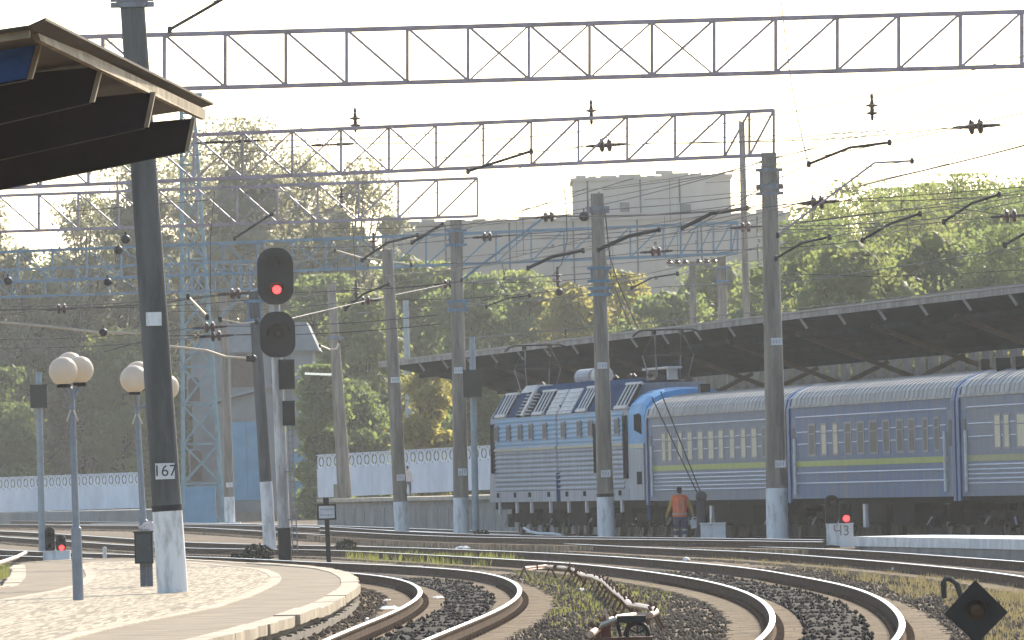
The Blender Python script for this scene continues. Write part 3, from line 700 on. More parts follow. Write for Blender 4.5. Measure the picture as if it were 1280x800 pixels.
def poly_solid(pts, z0, z1, name, m, parent=None, origin=(0, 0, 0)):
    bm = bmesh.new()
    lo = [bm.verts.new((p.x, p.y, z0)) for p in pts]; hi = [bm.verts.new((p.x, p.y, z1)) for p in pts]
    n = len(pts)
    ed = [bm.edges.new((hi[i], hi[(i + 1) % n])) for i in range(n)]
    bmesh.ops.triangle_fill(bm, edges=ed, use_beauty=True)
    for i in range(n): bm.faces.new((lo[i], lo[(i + 1) % n], hi[(i + 1) % n], hi[i]))
    bmesh.ops.recalc_face_normals(bm, faces=bm.faces)
    for f in bm.faces:
        if abs(f.normal.z) > 0.9 and f.normal.z < 0: f.normal_flip()
    bmesh.ops.translate(bm, verts=bm.verts, vec=-Vector(origin))
    me = bpy.data.meshes.new(name); bm.to_mesh(me); bm.free(); me.materials.append(m)
    o = bpy.data.objects.new(name, me); COL.objects.link(o)
    if parent: o.parent = parent; o['_o'] = tuple(origin)
    else: o.location = origin
    return o
def inset(path, d):
    g_ = np.gradient(path[:, :2], axis=0); g_ /= np.linalg.norm(g_, axis=1)[:, None] + 1e-9
    nl = np.stack([-g_[:, 1], g_[:, 0]], 1)
    q = path.copy(); q[:, :2] += nl * d; return q
PORG = (-3.0, 150.0, 0.0)
body_pts = [Vector(p) for p in inset(E1, 0.14)] + [Vector(p) for p in inset(E2, 0.14)] + near_pts
plat = poly_solid(body_pts, -0.4, ZP - 0.012, 'platform', M_asph, None, PORG); tag(plat, kind='structure')
# kerb stones along the rounded edge
def kerbs(path, wdt, seg, name='kerb_stone'):
    g_ = np.gradient(path[:, :2], axis=0); g_ /= np.linalg.norm(g_, axis=1)[:, None] + 1e-9
    s = np.r_[0, np.cumsum(np.linalg.norm(np.diff(path[:, :2], axis=0), axis=1))]
    a = 0.0
    while a < s[-1] - 0.3:
        e = min(a + seg, s[-1]); jz = random.uniform(-0.012, 0.012); jo = random.uniform(-0.03, 0.03)
        b = MB(); k = 10
        ts = np.linspace(a + 0.006, e - 0.006, k + 1)
        o_, i_ = [], []
        for t_ in ts:
            c = Vector([np.interp(t_, s, path[:, i]) for i in range(3)]); d = Vector((np.interp(t_, s, g_[:, 0]), np.interp(t_, s, g_[:, 1]), 0)).normalized()
            nl = Vector((-d.y, d.x, 0)); o_.append(c - nl * (jo + random.uniform(-.03, .03))); i_.append(c + nl * wdt)
        for q in range(k):
            z0, z1 = Vector((0, 0, -0.13 + jz)), Vector((0, 0, 0.004 + jz))
            b.hexa([o_[q] + z0, o_[q + 1] + z0, i_[q + 1] + z0, i_[q] + z0], [o_[q] + z1, o_[q + 1] + z1, i_[q + 1] + z1, i_[q] + z1])
        b.build(name, M_kerb, plat, PORG); a = e
kerbs(E1, 0.34, 7.5); kerbs(E2, 0.34, 7.5)
fo = inset(E1, 0.03); b = MB()
for i in range(0, len(fo) - 1):
    d = Vector((0, 0, random.uniform(-0.02, 0.02)))
    p0, p1 = Vector(fo[i]), Vector(fo[i + 1]); q0, q1 = Vector(inset(E1, 0.2)[i]), Vector(inset(E1, 0.2)[i + 1])
    za, zb = Vector((0, 0, -0.38)), Vector((0, 0, -0.24)) + d
    b.hexa([p0 + za, p1 + za, q1 + za, q0 + za], [p0 + zb, p1 + zb, q1 + zb, q0 + zb])
b.build('kerb_footing', M_kerb_found, plat, PORG)
inner_px = [(338, 722), (335, 728), (324, 734), (298, 745.5), (254, 759.5), (207, 769), (160, 777), (100, 790), (40, 806), (-60, 830), (-300, 850), (-300, 775), (-60, 761), (0, 752), (80, 738), (110, 730), (121, 720), (117, 712), (104, 706), (130, 701.5), (170, 700.3), (207, 701), (265, 706), (319, 711.5), (334, 717)]
IP = [G(x, y, ZP) for x, y in inner_px]
sp = smooth_path(IP + [IP[0]], 0.7, 4)
poly_solid([Vector(p) for p in sp[:-1]], ZP - 0.02, ZP - 0.004, 'sett_paving', M_setts, plat, PORG)
g1 = inset(sp, 0.0); g2 = inset(sp, -0.35) if True else None
b = MB(); q = sp
cen = q[:, :2].mean(0)
gg = np.gradient(q[:, :2], axis=0); gg /= np.linalg.norm(gg, axis=1)[:, None] + 1e-9
area = 0.5 * np.sum(q[:-1, 0] * q[1:, 1] - q[1:, 0] * q[:-1, 1]); sg = 1 if area > 0 else -1
for i in range(len(q) - 2):
    n0 = Vector((gg[i][1], -gg[i][0], 0)) * sg; n1 = Vector((gg[i + 1][1], -gg[i + 1][0], 0)) * sg
    p0, p1 = Vector(q[i]), Vector(q[i + 1]); dz = Vector((0, 0, -0.03)); uz = Vector((0, 0, 0.003))
    b.hexa([p0 + dz, p0 + n0 * .22 + dz, p1 + n1 * .22 + dz, p1 + dz], [p0 + uz, p0 + n0 * .22 + uz, p1 + n1 * .22 + uz, p1 + uz])
b.build('paving_border', M_kerb, plat, PORG)

# white edged low platform on the right
M_wedge = mat('white_painted_edge', (0.62, 0.62, 0.62), 0.7, scale=1.5, col2=(0.42, 0.42, 0.42))
wp = [P(1066, 671, 242), P(1120, 671.4, 235), P(1200, 672.2, 225.5), P(1280, 674, 216), P(1420, 679, 201)]
zt = 0.25
b = MB(); b2_ = MB(); b3_ = MB()
for i in range(len(wp) - 1):
    a, c = wp[i].copy(), wp[i + 1].copy(); a.z = c.z = zt
    off = Vector((2.1, 0.35, 0))
    b.hexa([a + Vector((0.05, 0, -0.6)), c + Vector((0.05, 0, -0.6)), c + off + Vector((0, 0, -.6)), a + off + Vector((0, 0, -.6))], [a + Vector((0.05, 0, -0.24)), c + Vector((0.05, 0, -0.24)), c + off + Vector((0, 0, -0.24)), a + off + Vector((0, 0, -0.24))])
    b2_.hexa([a + Vector((0, 0, -0.24)), c + Vector((0, 0, -0.24)), c + off + Vector((0, 0, -.24)), a + off + Vector((0, 0, -.24))], [a, c, c + off, a + off])
lowp = b.build('low_platform', M_plat, origin=(9.0, 235, 0)); tag(lowp, kind='structure')
b2_.build('white_edge_slab', M_wedge, lowp, (9.0, 235, 0))

# ------------------------------------------------------------------ near canopy, top left
M_fascia = mat('canopy_cream_fascia', (0.38, 0.32, 0.225), 0.8, scale=2.5, col2=(0.20, 0.16, 0.11), stretch=(1, 1, 1))
M_beam_b = mat('beam_blue_lit', (0.025, 0.11, 0.42), 0.5, scale=2, var=0.2)  # nearest beam only: its different lighting is put into a brighter blue
M_beam_d = mat('beam_dark_shaded', (0.02, 0.014, 0.017), 0.8, scale=2, var=0.3)  # near-black, with the backlit shade of the other beams put into the colour
M_corr = mat('roof_sheet_brown', (0.065, 0.05, 0.036), 0.7, scale=2, var=0.3)
zs = [70.0, 74.6, 79.8, 85.6]
NC = thing('platform_canopy', 'cantilevered canopy with dark beams and cream edge, upper left corner', 'canopy', (-9.0, 78, ZP))
NO = (-9.0, 78, ZP)
tips = [((47, 50), (34, 98), (0, 104)), ((123, 83), (112, 127), (0, 153)), ((189, 115), (180, 158.5), (0, 198)), ((239, 148), (231, 188.5), (0, 235.5))]
for i, (tp, bt, lf) in enumerate(tips):
    Y = zs[i]; a = P(*tp, Y); c = P(*bt, Y); l = P(*lf, Y)
    sl = (c.z - l.z) / (c.x - l.x)
    xl = -8.8; zb = c.z + sl * (xl - c.x)
    slt = sl * 0.35
    ztop = a.z + slt * (xl - a.x)
    off = Vector((0, 0.16, 0))
    b = MB(); b.prism([a, c, Vector((xl, Y, zb)), Vector((xl, Y, ztop))], off)
    o = b.build('cantilever_beam', M_beam_b if i == 0 else M_beam_d, NC)
    if i == 0: tag(o, 'brighter blue beam nearest the camera')
    b = MB(); d = (c - a).normalized()
    e0 = Vector((0.0, -0.02, 0)); b.hexa([a + e0, a + e0 + Vector((0.035, 0, 0)), c + e0 + Vector((0.035, 0, 0)), c + e0], [a + off, a + off + Vector((0.035, 0, 0)), c + off + Vector((0.035, 0, 0)), c + off])
    b.build('beam_end_plate', M_fascia, o)
    b = MB(); b.hexa([c + e0, c + e0 + Vector((0, 0, -0.012)), Vector((xl, Y - 0.02, zb - 0.012)), Vector((xl, Y - 0.02, zb))], [c + off, c + off + Vector((0, 0, -0.012)), Vector((xl, Y + 0.16, zb - 0.012)), Vector((xl, Y + 0.16, zb))])
    b.build('beam_lower_flange', M_beam_d, o)
fa = [P(37, 36, 68.0), P(42, 51, 68.0), P(250, 150, 87.5), P(250, 137, 87.5)]
b = MB(); b.hexa([fa[0], fa[1], fa[2], fa[3]], [p + Vector((0.05, 0, 0)) for p in fa]); b.build('fascia_board', M_fascia, NC)
ra, rb_ = P(57, 25.5, 67.0), P(267, 131, 89.0)
ca, cb2 = P(36, 35, 67.0), P(249, 136, 89.0)
xl = -8.8
def ext(p, q):  # carry the sheet inward to the back of the roof
    s_ = 0.12; return Vector((xl, p.y, q.z - s_ * (q.x - xl)))
b = MB(); th = Vector((0, 0, 0.02))
b.hexa([ca, ra, rb_, cb2], [ca + th, ra + th, rb_ + th, cb2 + th]); b.build('eave_sheet', M_corr, NC)
b = MB(); b.hexa([ca + Vector((-.002, 0, 0)), cb2 + Vector((-.002, 0, 0)), ext(rb_, cb2), ext(ra, ca)], [ca + th + Vector((-.002, 0, 0)), cb2 + th + Vector((-.002, 0, 0)), ext(rb_, cb2) + th, ext(ra, ca) + th]); b.build('roof_sheet', M_corr, NC)
b = MB(); e1, e2 = ca + Vector((0.0, 0.1, -0.06)), ext(ra, ca) + Vector((0, 0.1, -0.06)); b.hexa([e1, e2, e2 + Vector((0, 0, .05)), e1 + Vector((0, 0, .05))], [e1 + Vector((0, .08, 0)), e2 + Vector((0, .08, 0)), e2 + Vector((0, .08, .05)), e1 + Vector((0, .08, .05))]); b.build('end_batten', M_fascia, NC)
for fx in (0.12, 0.4, 0.7):
    p0_, p1_ = ca.lerp(ext(ra, ca), fx), cb2.lerp(ext(rb_, cb2), fx); dz_ = Vector((0, 0, -0.035))
    b = MB(); b.bar(p0_ + dz_, p1_ + dz_, 0.06, 0.06); b.build('purlin', M_fascia, NC)
for i, Y in enumerate(zs):
    b = MB(); b.bar((-8.6, Y + 0.08, ZP), (-8.6, Y + 0.08, 4.6), 0.3); b.build('column', M_beam_d, NC)

# ------------------------------------------------------------------ gantries
def gantry(label, xs_, top0, top1, bot0, bot1, Y, m, diag, tail=None, dep=0.55, Y1=None, ch=0.085, web=0.05, name='overhead_line_gantry'):
    """xs_: pixel x of the verticals; top/bot: (px,py) ends of the chords at distance Y (left) .. Y1 (right)"""
    Y1 = Y1 or Y
    def pt(px, top):
        (xa, ya), (xb, yb) = (top0, top1) if top else (bot0, bot1)
        f = (px - xa) / (xb - xa); f2 = (px - xs_[0]) / (xs_[-1] - xs_[0])
        return P(px, ya + (yb - ya) * f, Y + (Y1 - Y) * f2)
    base = pt(xs_[-1], False)
    t = thing(name, label, 'gantry', (base.x, base.y, base.z), 0, 'truss gantries spanning the tracks')
    D = Vector((0, dep, 0))
    for top in (True, False):
        for d in (Vector(), D):
            b = MB(); b.bar(pt(xs_[0], top) + d, pt(xs_[-1], top) + d, ch); b.build('top_chord' if top else 'bottom_chord', m, t)
    for i, x in enumerate(xs_):
        b = MB()
        a, c = pt(x, True), pt(x, False)
        b.bar(a, c, web); b.bar(a + D, c + D, web); b.bar(a, a + D, web * .8); b.bar(c, c + D, web * .8)
        b.build('frame', m, t)
        if i + 1 < len(xs_):
            x2 = xs_[i + 1]
            a2, c2 = pt(x2, True), pt(x2, False)
            k = diag(i, len(xs_) - 1)
            b = MB()
            if '\\' in k: b.bar(a, c2, web * .85)
            if '/' in k: b.bar(c, a2, web * .85)
            if 'b' in k: b.bar(a + D, c2 + D, web * .6)
            if 'd' in k: b.bar(c + D, a2 + D, web * .6)
            if b.v: b.build('diagonal', m, t)
            b = MB(); b.bar(c, c2 + D, web * .6); b.bar(a + D, a2, web * .6); b.build('plan_brace', m, t)
    return t
g1x = [-90, -15, 56, 128, 205, 281, 357, 433, 509, 585, 661, 737, 815, 893, 970, 1047, 1124, 1201, 1278, 1355]
gantry('topmost gantry crossing the whole sky, nearest of the trusses', g1x, (100, 45.5), (1280, 14), (230, 110), (1280, 82), 235, M_truss_grey, web=0.072, diag=
       lambda i, n: '\\' if i < 9 else ('\\d' if i < 12 else ('/b' if i == 12 else '/')))
g2x = [-70, -10, 50, 110, 180, 242, 303, 365, 426, 486, 545, 604, 664, 723, 784, 844, 906, 937, 967.5]
gantry('second gantry from the top, ending on the concrete pole beside the carriages', g2x, (240, 168.5), (968, 137.5), (171, 227.5), (968, 193), 276, M_truss_grey,
       lambda i, n: '\\' if i < 5 else ('\\d' if i < 10 else '/'), Y1=268, web=0.062)
g3x = [-52, -2, 48, 97.5, 147.5, 197, 246, 296, 346.5, 397, 448, 497.5, 546.6, 596.6]
gantry('third gantry from the top, ending on the pole beside the grey signal box', g3x, (0, 244.5), (597, 222.5), (0, 289.5), (597, 270), 340, M_truss_grey,
       lambda i, n: '\\' if i < 5 else ('\\d' if i < 10 else '/'), Y1=334, web=0.065)
g4x = [-20, 22, 65, 108, 151, 194, 236, 279, 321.6, 365, 407.5, 449.7, 492, 532.5, 577, 620, 664, 705, 747, 788, 829, 851, 872, 892, 914, 922]
gantry('blue gantry passing in front of the long grey building', g4x, (0, 315), (921, 278), (0, 353), (922, 316.5), 410, M_truss_blue,
       lambda i, n: '\\' if i < 6 else ('\\d' if i < 12 else '/'), web=0.07, ch=0.11)
g5x = [-25, 15, 55, 95, 135, 175, 210, 240, 268, 290, 300, 312, 325]
gantry('farthest blue gantry, low behind the lamp globes', g5x, (0, 337.5), (325, 326), (0, 371.5), (325, 361), 470, M_truss_blue,
       lambda i, n: '/' if i % 2 else '\\', web=0.07, ch=0.10)

# ------------------------------------------------------------------ poles
def plate(t, px, py, w_, h_, Y, marks=True, txt=None, m=M_white_paint, front=0.3, par=None):
    p = P(px, py, Y); s_ = FPX / Y
    W, H = w_ / s_ / 2, h_ / s_ / 2
    b = MB(); b.box(p.x - W, p.x + W, p.y - front - 0.02, p.y - front, p.z - H, p.z + H)
    o = b.build('number_plate', m, t)
    lo = Vector(p) - Vector(o['_o']) + Vector((0, -front - 0.024, 0))
    if txt: text_part('lettering', txt, H * 2.0, M_dark_text, o, lo, (math.pi / 2, 0, 0))
    elif marks:
        b = MB()
        for k in range(3):
            x = p.x + (k - 1) * W * 0.55
            b.box(x - W * 0.1, x + W * 0.1, p.y - front - 0.024, p.y - front - 0.02, p.z - H * 0.5, p.z + H * 0.5)
        tag(b.build('lettering', mat('faded_lettering', (0.3, 0.31, 0.33), 0.7, var=0), o), kind='stuff')
    return o
def pole(label, bx, by, tx, ty, wb, wt, Y, white=None, ring=False, plates=(), m=M_pole, zb=None, brackets=(), plinth=False, group='concrete poles carrying the overhead line', name='concrete_pole', base_on=None):
    s_ = FPX / Y
    top = P(tx, ty, Y); bot = P(bx, by, Y)
    ax = (bot - top).normalized()
    zb_ = gz(Y) if zb is None else zb
    foot = top + ax * ((zb_ - top.z) / ax.z)
    def at(py):
        zt_ = P(bx, py, Y).z; return top + ax * ((zt_ - top.z) / ax.z)
    def rad(p):
        f = (p.z - foot.z) / (top.z - foot.z); return (wb + (wt - wb) * f) / s_ / 2
    t = thing(name, label, 'pole', tuple(foot), 0, group)
    if white is None: b = MB(); b.tube([foot, top], [rad(foot), rad(top)], 16); b.build('shaft', m, t, smooth=False)
    else:
        wpt = at(white)
        b = MB(); b.tube([wpt, top], [rad(wpt), rad(top)], 20); sh = b.build('shaft', m, t)
        b = MB(); b.tube([foot, wpt], [rad(foot) + 0.004, rad(wpt) + 0.004], 20); b.build('whitewashed_base', M_whitewash, t)
        if ring: b = MB(); r2 = rad(wpt) + 0.012; d = -ax * (0.05); b.tube([wpt - d, wpt + d], r2, 20); b.build('black_ring', M_black, t)
    if plinth: b = MB(); b.box(foot.x - .5, foot.x + .5, foot.y - .4, foot.y + .4, foot.z - 0.1, foot.z + 0.22); b.build('plinth', M_whitewash, t)
    for pl_ in plates:
        fr = rad(at(pl_[1])) + 0.015
        plate(t, pl_[0], pl_[1], pl_[2], pl_[3], Y, txt=pl_[4] if len(pl_) > 4 else None, front=fr, marks=pl_[5] if len(pl_) > 5 else True, m=M_whitewash if len(pl_) > 5 else M_white_paint)
    for (py, hh, mm) in brackets:
        c = at(py); r_ = rad(c)
        b = MB()
        for dz in (-hh, hh):
            q = c - ax * dz; b.tube([q - Vector((0, 0, .045)), q + Vector((0, 0, .045))], r_ + 0.045, 16)
            b.bar(q + Vector((-r_ - 0.16, 0, 0)), q + Vector((r_ + 0.16, 0, 0)), 0.08, 0.09)
        b.bar(c + Vector((-r_ - .03, -.05, -hh)), c + Vector((-r_ - .03, -.05, hh)), 0.06); b.bar(c + Vector((r_ + .03, -.05, -hh)), c + Vector((r_ + .03, -.05, hh)), 0.06)
        b.build('clamp_bracket', mm, t)
    return t, at, rad
pole('big dark concrete pole numbered 167 standing on the near platform', 216, 740, 161, -60, 38, 30, 162, white=635, ring=True, zb=ZP,
     plates=((207, 589, 24, 20, '167'), (193, 399, 19.5, 17, None, False)), m=M_pole_dark, brackets=((1, 0.05, M_steel_grey),))
pA, atA, _ = pole('tall concrete pole with white base between the two blue carriages', 972, 670, 961, 191, 28, 19, 268, white=610, plates=((970.5, 427, 14, 9), (975, 580, 13, 9)), brackets=((222, 0.22, M_steel_grey), (238, 0.08, M_steel_grey)))
pole('concrete pole in front of the locomotive with ringed white base', 758, 670, 746.5, 242, 22, 16, 296, white=619, ring=True, plates=((753, 457, 12, 8), (757, 592, 12, 9)), brackets=((262, 0.06, M_steel_grey), (343, 0.2, M_truss_blue), (364, 0.1, M_truss_blue)))
pole('concrete pole with blue clamp beside the locomotive front', 577, 666, 570, 275, 20, 14.5, 334, white=622, plates=((573, 463, 11, 8), (578, 590, 11, 9)), brackets=((297, 0.25, M_truss_blue), (382, 0.15, M_truss_blue)))
pole('leaning concrete pole before the mid platform with pale base', 502.5, 668, 484, 312, 18, 14, 345, white=627, plates=((494, 475, 11, 7), (501, 597, 10, 8)))
pole('dark concrete pole with flaking white base touching the main signal mast', 337.5, 685, 317, 366, 16, 13, 300, white=602, m=M_pole_dark, brackets=((388, 0.3, M_truss_blue),), plates=())
pole('slim grey concrete pole with white foot before the blue house', 287.5, 652, 278.5, 367, 13, 9.5, 455, white=621, plinth=True, plates=((287, 606, 8, 6, None, False),))
pG, atG, _ = pole('leaning concrete pole standing on the mid platform by the white fence', 431, 620, 414, 355, 18, 10, 440, zb=1.42, plates=(), brackets=((422, 0.05, M_steel_grey),))
b = MB(); p = P(424, 616, 439.4); b.box(p.x - .25, p.x + .2, p.y - .25, p.y + .1, 1.42, 2.05); b.build('cable_box', M_pole, pG)
pole('slim pale grey pole rising behind the white ornamental fence', 513, 612, 507, 375, 8, 7, 520, m=mat('pale_pole_paint', (0.34, 0.38, 0.38), 0.7, scale=2, var=0.2), zb=0.2)
pole('short concrete pole with blue clamp rising behind the canopy', 905, 480, 902, 321, 13, 11, 411, brackets=((343, 0.3, M_truss_blue),))
pj, atj, _ = pole('thin pole with a crossarm of pin insulators behind the canopy', 868, 480, 865.5, 327, 8.5, 8, 430)
c = P(865, 331, 429.6)
b = MB(); b.bar(c + Vector((-1.05, 0, 0)), c + Vector((1.05, 0, 0)), 0.09, 0.1); b.build('crossarm', M_steel_grey, pj)
for dx in (-1.0, -0.65, -0.3, 0.3, 0.65, 1.0):
    b = MB(); b.lathe(c + Vector((dx, -0.03, 0.05)), [(0.05, 0), (0.15, 0.02), (0.14, 0.1), (0.08, 0.14), (0.10, 0.2), (0, 0.24)], 10); b.build('pin_insulator', M_insul, pj)
pole('slim pole sticking up beside the grey roof block', 934, 430, 927, 152, 9, 7.5, 420)
# ------------------------------------------------------------------ main colour light signal
def stadium(cx, cz, w_, h_, r_, y, n=8, rt=None, rb=None):
    rt = r_ if rt is None else rt; rb = r_ if rb is None else rb
    pts = []
    for (sx, sz, a0, rr) in ((1, 1, 0, rt), (-1, 1, 90, rt), (-1, -1, 180, rb), (1, -1, 270, rb)):
        for k in range(n + 1):
            a = R(a0 + 90 * k / n)
            pts.append(Vector((cx + sx * (w_ / 2 - rr) + rr * math.cos(a), y, cz + sz * (h_ / 2 - rr) + rr * math.sin(a))))
    return pts
def hood(b, c, r_, ln, n=14):
    """visor: upper three quarters of a tube pointing at the camera"""
    vs, fs = [], []
    for j, (rr, yy) in enumerate(((r_, 0), (r_ * 1.03, -ln), (r_ * 0.93, -ln), (r_ * 0.9, 0))):
        for k in range(n + 1):
            a = R(-25 + 230 * k / n); cut = 0.45 + 0.55 * max(0, math.sin(a))
            vs.append((c.x + rr * math.cos(a), c.y + yy * cut, c.z + rr * math.sin(a)))
    m_ = n + 1
    for j in range(3):
        for k in range(n): fs.append((j * m_ + k, j * m_ + k + 1, (j + 1) * m_ + k + 1, (j + 1) * m_ + k))
    b.add(vs, fs); return b
YS = 256.0; ss = FPX / YS
mast_t, mast_b = P(341, 330, YS), P(356.5, 697, YS)
axm = (mast_b - mast_t).normalized(); foot = mast_t + axm * ((GZ - mast_t.z) / axm.z)
def am(py): 
    z = P(350, py, YS).z; return mast_t + axm * ((z - mast_t.z) / axm.z)
sg = thing('railway_signal', 'tall mast signal with two black heads, red light lit on the upper', 'railway signal', tuple(foot))
M_mast = mat('mast_weathered_white', (0.60, 0.58, 0.55), 0.85, scale=1.5, col2=(0.27, 0.25, 0.23), stretch=(2, 2, 0.4), thr=(0.38, 0.62))
b = MB(); b.tube([am(662), mast_t], [0.165, 0.14], 16); b.build('mast', M_mast, sg)
b = MB(); b.tube([foot, am(660)], [0.185, 0.175], 16); b.build('mast_foot', M_black, sg)
for (cx, cy, w_, h_, rt, rb, lit) in ((344.2, 345.2, 45, 71, 20, 20, True), (347, 418, 44, 57, 19, 17, False)):
    c = P(cx, cy, YS - 0.42); W, H = w_ / ss, h_ / ss
    b = MB(); b.prism(stadium(c.x, c.z, W, H, 0, c.y, rt=rt / ss, rb=rb / ss)[::-1], (0, 0.05, 0)); o = b.build('signal_head', M_black, sg)
    b = MB(); b.box(c.x - 0.22, c.x + 0.22, c.y + 0.05, c.y + 0.3, c.z - H * .33, c.z + H * .33); b.build('lamp_housing', M_black, o)
    for dz in ((0.36, -0.36) if lit else (0.02,)):
        lc = c + Vector((0.03, -0.005, dz))
        big = 0.2 if lit else 0.3
        b = MB(); hood(b, lc, big, 0.4); b.build('visor', M_black, o)
        red = lit and dz < 0
        b = MB(); b.lathe(lc + Vector((0, -0.02, 0)), [(0.0, 0.05), (0.075, 0.035), (0.115, 0.0), (0.115, -0.02)], 16, Vector((0, -1, 0))); b.build('lens', M_lens_red if red else M_lens_dark, o)
for (cx, cy, w_, h_) in ((358.5, 468, 20, 37), (361, 516.5, 15.5, 31)):
    c = P(cx, cy, YS - 0.35); W, H = w_ / ss / 2, h_ / ss / 2
    b = MB(); b.box(c.x - W, c.x + W, c.y - .1, c.y + .2, c.z - H, c.z + H); o = b.build('indicator_box', M_signal_box, sg)
    b = MB(); b.box(c.x - W * .85, c.x + W * .85, c.y - .115, c.y - .1, c.z - H * .88, c.z + H * .88); b.build('indicator_face', M_black, o)
for dx in (0.22, 0.34):
    b = MB(); b.tube([am(690) + Vector((dx, -0.2, 0)), am(440) + Vector((dx, -0.2, 0))], 0.016, 6); b.build('ladder_rail', M_steel_grey, sg)
for py in range(450, 690, 8):
    q = am(py); b = MB(); b.tube([q + Vector((0.22, -0.2, 0)), q + Vector((0.34, -0.2, 0))], 0.012, 5); b.build('ladder_rung', M_steel_grey, sg)
for py in (460, 520, 590, 650):
    q = am(py); b = MB(); b.bar(q, q + Vector((0.3, -0.2, 0)), 0.04); b.build('ladder_bracket', M_steel_grey, sg)

# signals seen from behind: plain dark boxes on pale posts
def back_signal(label, px, ytop, ybase, w_, h_, ybox, Y, dx=3.0):
    s_ = FPX / Y; a = P(px, ytop, Y); ft = P(px + dx * 1.6, ybase, Y); z0 = gz(Y)
    t = thing('railway_signal', label, 'railway signal', (ft.x, Y, z0))
    b = MB(); b.tube([(ft.x, Y, z0), a], [0.12, 0.10], 12); b.build('post', mat('signal_post_grey', (0.30, 0.34, 0.35), 0.7, scale=2, var=0.25), t)
    c = P(px + 0.5, ybox, Y - 0.25); W, H = w_ / s_ / 2, h_ / s_ / 2
    b = MB(); b.box(c.x - W, c.x + W, c.y - .12, c.y + .14, c.z - H, c.z + H); o = b.build('signal_box', M_signal_box, t)
    b = MB(); b.box(c.x - W * .86, c.x + W * .86, c.y - .135, c.y - .12, c.z - H * .88, c.z + H * .88); b.build('back_cover', M_signal_box, o)
    b = MB(); b.box(c.x - W * 1.08, c.x + W * 1.08, c.y - .2, c.y + .16, c.z + H, c.z + H + 0.03); b.build('rain_lip', M_signal_box, o)
    return t
back_signal('dark box signal on a pale post beside the white pole near the locomotive', 590, 421, 665, 23, 33, 480, 328)
back_signal('dark box signal on a pale post left of the lamp globes', 48, 465, 685, 21, 28, 496, 320)

# dwarf signals
def dwarf(label, heads, box, Y, txt=None, group=None):
    s_ = FPX / Y
    x0, y0, x1, y1 = box
    a, c = P(x0, y0, Y), P(x1, y1, Y); zb = gz(Y)
    t = thing('dwarf_signal', label, 'dwarf signal', ((a.x + c.x) / 2, Y, zb), 0, group)
    b = MB(); b.box(a.x, c.x, Y - 0.2, Y + 0.2, zb, a.z); bs = b.build('white_base', M_whitewash, t)
    b = MB(); b.box(a.x - .015, c.x + .015, Y - .22, Y + .22, a.z - 0.002, a.z + .03); b.build('base_cap', M_whitewash, bs)
    for (hx, hy0, hy1, wd, red) in heads:
        p0, p1 = P(hx, hy0, Y), P(hx, hy1, Y); W = wd / s_ / 2
        b = MB(); b.prism([p_ for p_ in stadium(p0.x, (p0.z + p1.z) / 2, 2 * W, p0.z - p1.z, W * .8, Y - .1)][::-1], (0, 0.22, 0)); o = b.build('signal_head', M_black, t)
        b = MB(); b.tube([(p0.x, Y, a.z), (p0.x, Y, p1.z + 0.05)], 0.05, 8); b.build('stem', M_black, o)
        n_ = 2 if (p0.z - p1.z) > 0.45 else 2
        for k in range(n_):
            zc = p1.z + (p0.z - p1.z) * (0.26 + 0.48 * k)
            lc = Vector((p0.x + W * .15, Y - .105, zc))
            b = MB(); hood(b, lc, W * .62, 0.16); b.build('visor', M_black, o)
            b = MB(); b.lathe(lc, [(0, 0.04), (W * .35, 0.03), (W * .55, 0.0), (W * .55, -0.01)], 14, Vector((0, -1, 0)))
            b.build('lens', M_lens_red if (red and k == 0) else M_lens_dark, o)
    if txt: text_part('lettering', txt, (a.z - c.z) * 0.55, mat('rusty_lettering', (0.16, 0.09, 0.07), 0.8, scale=20, col2=(0.4, 0.36, 0.34)), bs, Vector(((a.x + c.x) / 2 + 0.03, Y - 0.204, (a.z - 0.17))) - Vector(bs['_o']), (math.pi / 2, 0, 0))
    return t
dwarf('two-headed dwarf signal with red light at far left behind the platform', [(62, 659, 691, 12, False), (76, 669, 690, 12, True)], (54, 690, 88, 705), 258)
dwarf('dwarf signal with red light on a white numbered box by the carriages', [(1039, 619, 656, 16, False), (1056, 626, 656, 15, True)], (1033, 656, 1067, 688), 246, txt='Ч3')
# foreground diamond signal
YD = 90.0; c = P(1220, 765, YD); hd = 40.0 * YD / FPX
dm = thing('dwarf_signal', 'black diamond shaped signal plate with hooded lens in the near right corner', 'dwarf signal', (c.x, YD, GZ))
b = MB(); b.prism([c + Vector((0, 0, hd)), c + Vector((hd, 0, -0.01)), c + Vector((0, 0, -hd)), c + Vector((-hd, 0, -0.01))][::-1], (0, 0.02, 0)); o = b.build('diamond_plate', M_black, dm)
b = MB(); hood(b, c + Vector((0, 0, 0.02)), 0.105, 0.16, 24); b.build('visor', M_black, o)
b = MB(); b.lathe(c + Vector((0, -.004, 0.02)), [(0, 0.03), (0.05, 0.025), (0.085, 0.0)], 20, Vector((0, -1, 0))); b.build('lens', mat('unlit_amber_lens', (0.05, 0.025, 0.012), 0.2, var=0), o)
b = MB(); b.box(c.x - 0.14, c.x + 0.14, YD + 0.02, YD + 0.16, c.z - 0.16, c.z + 0.14); b.build('lamp_case', M_black, dm)
b = MB(); b.tube([(c.x, YD + .1, GZ), (c.x, YD + .1, c.z)], 0.06, 10); b.build('post', M_black, dm)

